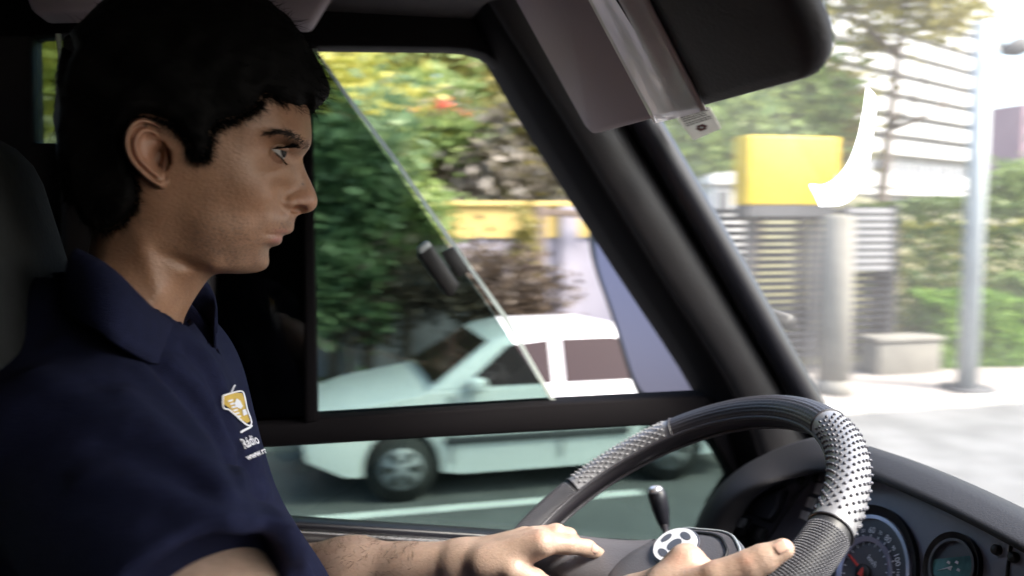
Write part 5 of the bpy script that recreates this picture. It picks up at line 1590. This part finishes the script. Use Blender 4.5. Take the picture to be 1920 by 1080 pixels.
# shirt ------------------------------------------------------------------
h_ = 0.0036
lo = np.array([-0.36, 0.40, CAMZ-0.62]); hi = np.array([0.12, 1.04, CAMZ-0.06])
zc = CAMZ
HC = aty(376, 1158, .470)
ax_ = HC-Rsh; L_ = np.linalg.norm(ax_); ax_ /= L_
axl = Lel-Lsh; axl = axl/np.linalg.norm(axl); HL = Lsh+axl*0.20
FOLDS = []
def shirt_f(X, Y, Z):
    f = ell_sd(X, Y, Z, (-0.170, .745, zc-.27), (.118, .180, .20))
    f = smin(f, ell_sd(X, Y, Z, (-.142, .835, zc-.245), (.100, .115, .17)), .05)
    f = smin(f, ell_sd(X, Y, Z, (-.115, .77, zc-.46), (.165, .185, .22)), .05)
    f = smin(f, cone_sd(X, Y, Z, (-.155, .61, zc-.168), (-.135, .88, zc-.168), .060, .060), .05)
    f = smin(f, cone_sd(X, Y, Z, (-.150, .74, zc-.10), (-.150, .74, zc-.20), .058, .085), .05)
    f = smin(f, cone_sd(X, Y, Z, (-.125, .71, zc-.15), (-.10, .72, zc-.26), .05, .06), .05)
    pl_ = (X-HC[0])*ax_[0]+(Y-HC[1])*ax_[1]+(Z-HC[2])*ax_[2]
    slv = np.maximum(cone_sd(X, Y, Z, Rsh, HC+ax_*0.05, .066, .062), pl_)
    f = smin(f, slv, .018)
    sl2 = np.maximum(cone_sd(X, Y, Z, Lsh, HL+axl*.05, .064, .060), (X-HL[0])*axl[0]+(Y-HL[1])*axl[1]+(Z-HL[2])*axl[2])
    f = smin(f, sl2, .022)
    near = np.abs(f) < 0.05
    if len(FOLDS) and near.any():
        Xn, Yn, Zn = X[near], Y[near], Z[near]; acc = np.zeros(len(Xn))
        for P, wdt, amp in FOLDS:
            d = None
            for a, b in zip(P[:-1], P[1:]):
                q = cone_sd(Xn, Yn, Zn, a, b, 0, 0); d = q if d is None else np.minimum(d, q)
            acc += amp*np.exp(-(d/wdt)**2)
        f = f.copy(); f[near] -= acc
    f = f+0.0022*noise3(X, Y, Z, 5.5, 21, 2)
    f = np.maximum(f, -np.maximum(cone_sd(X, Y, Z, Rsh+ax_*0.06, HC+ax_*0.05, .050, .0535), -(pl_+0.03)))
    return np.maximum(f, -cone_sd(X, Y, Z, aty(285, 540, .74), aty(300, 625, .74), .052, .048))
def onsurf(px, py):
    d = ray(px, py); t = 0.36
    for _ in range(60):
        p = CAM+d*t; v = float(shirt_f(p[0:1], p[1:2], p[2:3])[0])
        t += v*0.7
        if t > 1.1: return None
    return CAM+d*t
FL = []
for pts, wdt, amp in [
    ([(292, 690), (345, 735), (398, 800), (436, 890), (458, 975)], .0075, -.0085),
    ([(318, 690), (372, 742), (415, 812), (450, 900), (470, 985)], .010, .0060),
    ([(270, 700), (322, 752), (376, 820), (418, 905), (440, 980)], .010, .0045),
    ([(352, 655), (392, 700), (412, 760), (428, 815), (440, 850)], .0055, -.0050),
    ([(380, 660), (412, 705), (430, 770), (445, 830)], .008, .0030),
    ([(230, 745), (290, 800), (355, 860), (420, 925)], .010, .0045),
    ([(190, 830), (260, 850), (340, 890), (425, 950)], .008, -.0035),
    ([(160, 900), (250, 915), (330, 940), (430, 985)], .009, .0040),
    ([(300, 980), (370, 985), (440, 1000)], .007, -.0030),
    ([(452, 860), (478, 930), (505, 1000), (540, 1075)], .008, -.0050),
    ([(470, 850), (500, 920), (530, 990), (575, 1072)], .010, .0045),
    ([(440, 830), (470, 850), (495, 880)], .008, .0030),
    ([(120, 640), (190, 670), (260, 690)], .010, .0035), ([(60, 700), (150, 750), (230, 790)], .010, .0030)]:
    P = [onsurf(*p) for p in catmull(pts, 2, False)]
    P = [p for p in P if p is not None]
    FL.append((P, wdt, amp))
FOLDS = FL
vals, lo = sparse(shirt_f, lo, hi, h_)
V, Fq = nets(vals, lo, h_); V = laplace(V, Fq, 1)
shirt = fastmesh('polo_shirt', V, Fq, M['navy'], dr)
sbv = BVHTree.FromPolygons([tuple(v) for v in V], [tuple(q) for q in Fq])
# hem band of the sleeve
u_ = np.cross(ax_, (0, 0, 1)); u_ /= np.linalg.norm(u_); v_ = np.cross(ax_, u_)
# collar: folded flaps on both sides of the neck, and the placket
def flap(side):
    inner = [(150, 478, .69), (196, 500, .672), (231, 527, .664), (262, 559, .664), (292, 590, .672), (318, 612, .69), (338, 628, .715)]
    outer = [(118, 575, .66), (150, 600, .628), (182, 615, .612), (215, 640, .606), (252, 662, .618), (294, 678, .645), (335, 652, .705)]
    ri = catmull([aty(*p) for p in inner], 5, False); ro = catmull([aty(*p) for p in outer], 5, False)
    G = []
    for a, b in zip(ri, ro):
        row = [a+np.array([0, 0.010, -0.03]), a+np.array([0, .004, -.006])]
        for s in np.linspace(0, 1, 9):
            q = a+(b-a)*s; q = q+np.array([0, -0.010*math.sin(math.pi*s**0.7), 0.012*math.sin(math.pi*s**0.6)]); row.append(q)
        row.append(b+np.array([0, 0.004, -0.002]))
        G.append(row)
    G = np.array(G)
    if side < 0:
        G[:, :, 1] = 2*YH-G[:, :, 1]; G[:, :, 0] += 0.022; G[:, :, 2] += 0.004
    gridmesh('collar_flap', G, M['navy'], dr, thick=0.0022)
flap(1); flap(-1)
G = []
for (px, py, y, px2, py2, y2) in [(338, 618, .715, 352, 600, .765), (352, 650, .712, 378, 632, .775), (375, 690, .715, 402, 672, .785), (398, 735, .718, 420, 720, .785), (418, 785, .72, 436, 775, .785)]:
    a, b = aty(px, py, y), aty(px2, py2, y2)
    G.append([a+(b-a)*s+np.array([0.006*math.sin(math.pi*s), 0, 0]) for s in np.linspace(0, 1, 6)])
gridmesh('placket', G, M['navy'], dr, thick=0.003)
# badge and lettering embroidered on the chest
def onshirt(px, py, off):
    d = ray(px, py); loc, nrm, i, dist = sbv.ray_cast(Vector(CAM), Vector(d).normalized())
    if loc is None: return None
    return np.array(loc)+np.array(nrm)*off*(1 if Vector(nrm).dot(Vector(d)) < 0 else -1)
def sew(nm, tri_px, faces, off, m_):
    P = [onshirt(px, py, off) for px, py in tri_px]
    ok = [f_ for f_ in faces if all(P[i] is not None for i in f_)]
    P = [p if p is not None else np.array([0, 0, 0.0]) for p in P]
    used = sorted({i for f_ in ok for i in f_}); mp_ = {u: k for k, u in enumerate(used)}
    if not ok: return None
    o = mobj(nm, [P[u] for u in used], [tuple(mp_[i] for i in f_) for f_ in ok], m_, shirt)
    return o
def sew_poly(nm, poly, off, m_, step=3.0):
    poly = np.asarray(poly, float); c = poly.mean(0); dense = []
    for a, b in zip(poly, np.roll(poly, -1, 0)):
        n = max(1, int(np.linalg.norm(b-a)/step)); dense += [a+(b-a)*k/n for k in range(n)]
    pts, Fc = [], []; n = len(dense); rings = 5
    for k in range(1, rings+1): pts += [c+(p-c)*k/rings for p in dense]
    pts.append(c)
    for k in range(rings-1):
        for i in range(n): Fc.append((k*n+i, k*n+(i+1) % n, (k+1)*n+(i+1) % n, (k+1)*n+i))
    Fc += [(len(pts)-1, (i+1) % n, i) for i in range(n)]
    return sew(nm, pts, Fc, off, m_)
def sew_line(nm, pts, wd, off, m_):
    pts = catmull(pts, 4, False); T = np.gradient(pts, axis=0); T /= np.linalg.norm(T, axis=1)[:, None]; Nn = np.c_[-T[:, 1], T[:, 0]]
    P = [p+n*wd for p, n in zip(pts, Nn)]+[p-n*wd for p, n in zip(pts, Nn)]; k = len(pts)
    return sew(nm, P, [(i, i+1, k+i+1, k+i) for i in range(k-1)], off, m_)
LOGO = True
sew_poly('badge', [(418, 743), (436, 737), (452, 738), (456, 748), (461, 770), (467, 790), (460, 794), (444, 783), (428, 765), (417, 757)], 0.0012, M['gold'])
sew_line('badge_border', [(416, 742), (434, 737), (450, 735), (455, 744), (460, 768), (468, 792), (462, 799), (446, 787), (428, 769), (417, 764), (416, 742)], 1.5, 0.0018, M['thread'])
sew_line('badge_stitch', [(430, 736), (432, 732), (435, 726), (437, 723)], 1.2, 0.0018, M['thread'])
sew_poly('badge_motif', [(439, 748), (446, 753), (451, 763), (447, 768), (438, 764), (435, 757)], 0.0020, M['thread'])
sew_poly('badge_motif', [(450, 770), (456, 768), (460, 778), (452, 781)], 0.0020, M['thread'])
for k in range(6):
    x_, y_ = 428+k*3.0, 752+k*6.0
    sew_line('badge_motif', [(x_-3, y_+0.6), (x_, y_), (x_+4, y_-1)], 1.7, 0.0020, M['thread'])
sew_line('stitched_rule', [(448, 812), (456, 807), (464, 803), (470, 798)], 2.0, 0.0015, M['thread'])
def sew_text(s, cx, cy, sx, sy, shear, rot, size):
    V, Fc = text_mesh(s, 1.0)
    c, s_ = math.cos(rot), math.sin(rot)
    P = []
    for v in V:
        x_, y_ = v[0]*sx+v[1]*shear, v[1]*sy
        P.append((cx+x_*c+y_*s_, cy+x_*s_-y_*c))
    sew('lettering', P, Fc, 0.0016, M['thread'])
sew_text('Rádio', 466, 829, 13.5, 27, -5, R(-18), 1)
sew_text('www.ra', 478, 851, 12.0, 17, -4, R(-20), 1)
# hair on the far forearm
rt, dd = [], []
cs_ = rng.choice(len(LV), 4200)
axf = (Lwr-Lel)/np.linalg.norm(Lwr-Lel)
for i in cs_:
    v = LV[i]; s = (v-Lel) @ axf; L2 = np.linalg.norm(Lwr-Lel)
    if not (0.02 < s < L2*0.85): continue
    c = Lel+axf*s; n_ = v-c; n_ /= np.linalg.norm(n_)
    if n_[2] < -0.3: continue
    rt.append(v); dd.append(n_*0.6+axf*0.5+rng.normal(size=3)*0.25)
strands('arm_hair', rt, dd, 0.012, 0.00022, M['brow'], dr, 0.4)
# finger nails
def nail(px, py, bvh, tip, r0, r1, nm='nail'):
    d = ray(px, py); loc, n_, i, dist = bvh.ray_cast(Vector(CAM), Vector(d).normalized())
    if loc is None: return
    c = np.array(loc); n_ = np.array(n_)
    if n_ @ d > 0: n_ = -n_
    u = tip-c; u -= n_*(u @ n_); u /= np.linalg.norm(u); v = np.cross(n_, u)
    G = []
    for a in np.linspace(-1, 1, 7):
        G.append([c+u*(r0*b*(1-0.25*a*a))+v*(r1*a)+n_*(0.0007-0.0016*a*a-0.0006*b*b) for b in np.linspace(-1, 1, 7)])
    return gridmesh(nm, G, M['nail'], dr, thick=0.0005)
M['nail'] = mat('nail', (0.55, 0.36, 0.29), 0.3)
bR = BVHTree.FromPolygons(RV.tolist(), RF.tolist()); bL = BVHTree.FromPolygons(LV.tolist(), LF.tolist())
nail(1464, 1024, bR, RT_[3]+(RT_[3]-RT_[2])*0.3, .0056, .0046)
nail(1116, 1030, bL, LI[3]+(LI[3]-LI[2]), .0055, .0045)
# trousers: lap below the frame
tr_ = []
M['denim'] = mat('denim', (0.03, 0.035, 0.05), 0.9, bump=(600, 0.4))
for s in (-1, 1):
    yk = YH+s*0.11
    tube('trouser_leg', [(-0.16, YH+s*0.08, CAMZ-.78), (0.05, yk, CAMZ-.74), (0.26, yk+s*.03, CAMZ-.72), (0.32, yk+s*.03, CAMZ-.80), (0.34, yk, CAMZ-1.15), (0.40, yk, CAMZ-1.33)], [.10, .095, .075, .07, .055, .05], M['denim'], dr, 16, up=(0, 1, 0))
    tube('shoe', [(0.36, yk, CAMZ-1.35), (0.45, yk, CAMZ-1.36), (0.60, yk, CAMZ-1.385)], [.045, .048, .03], M['black'], dr, 12, up=(0, 1, 0))
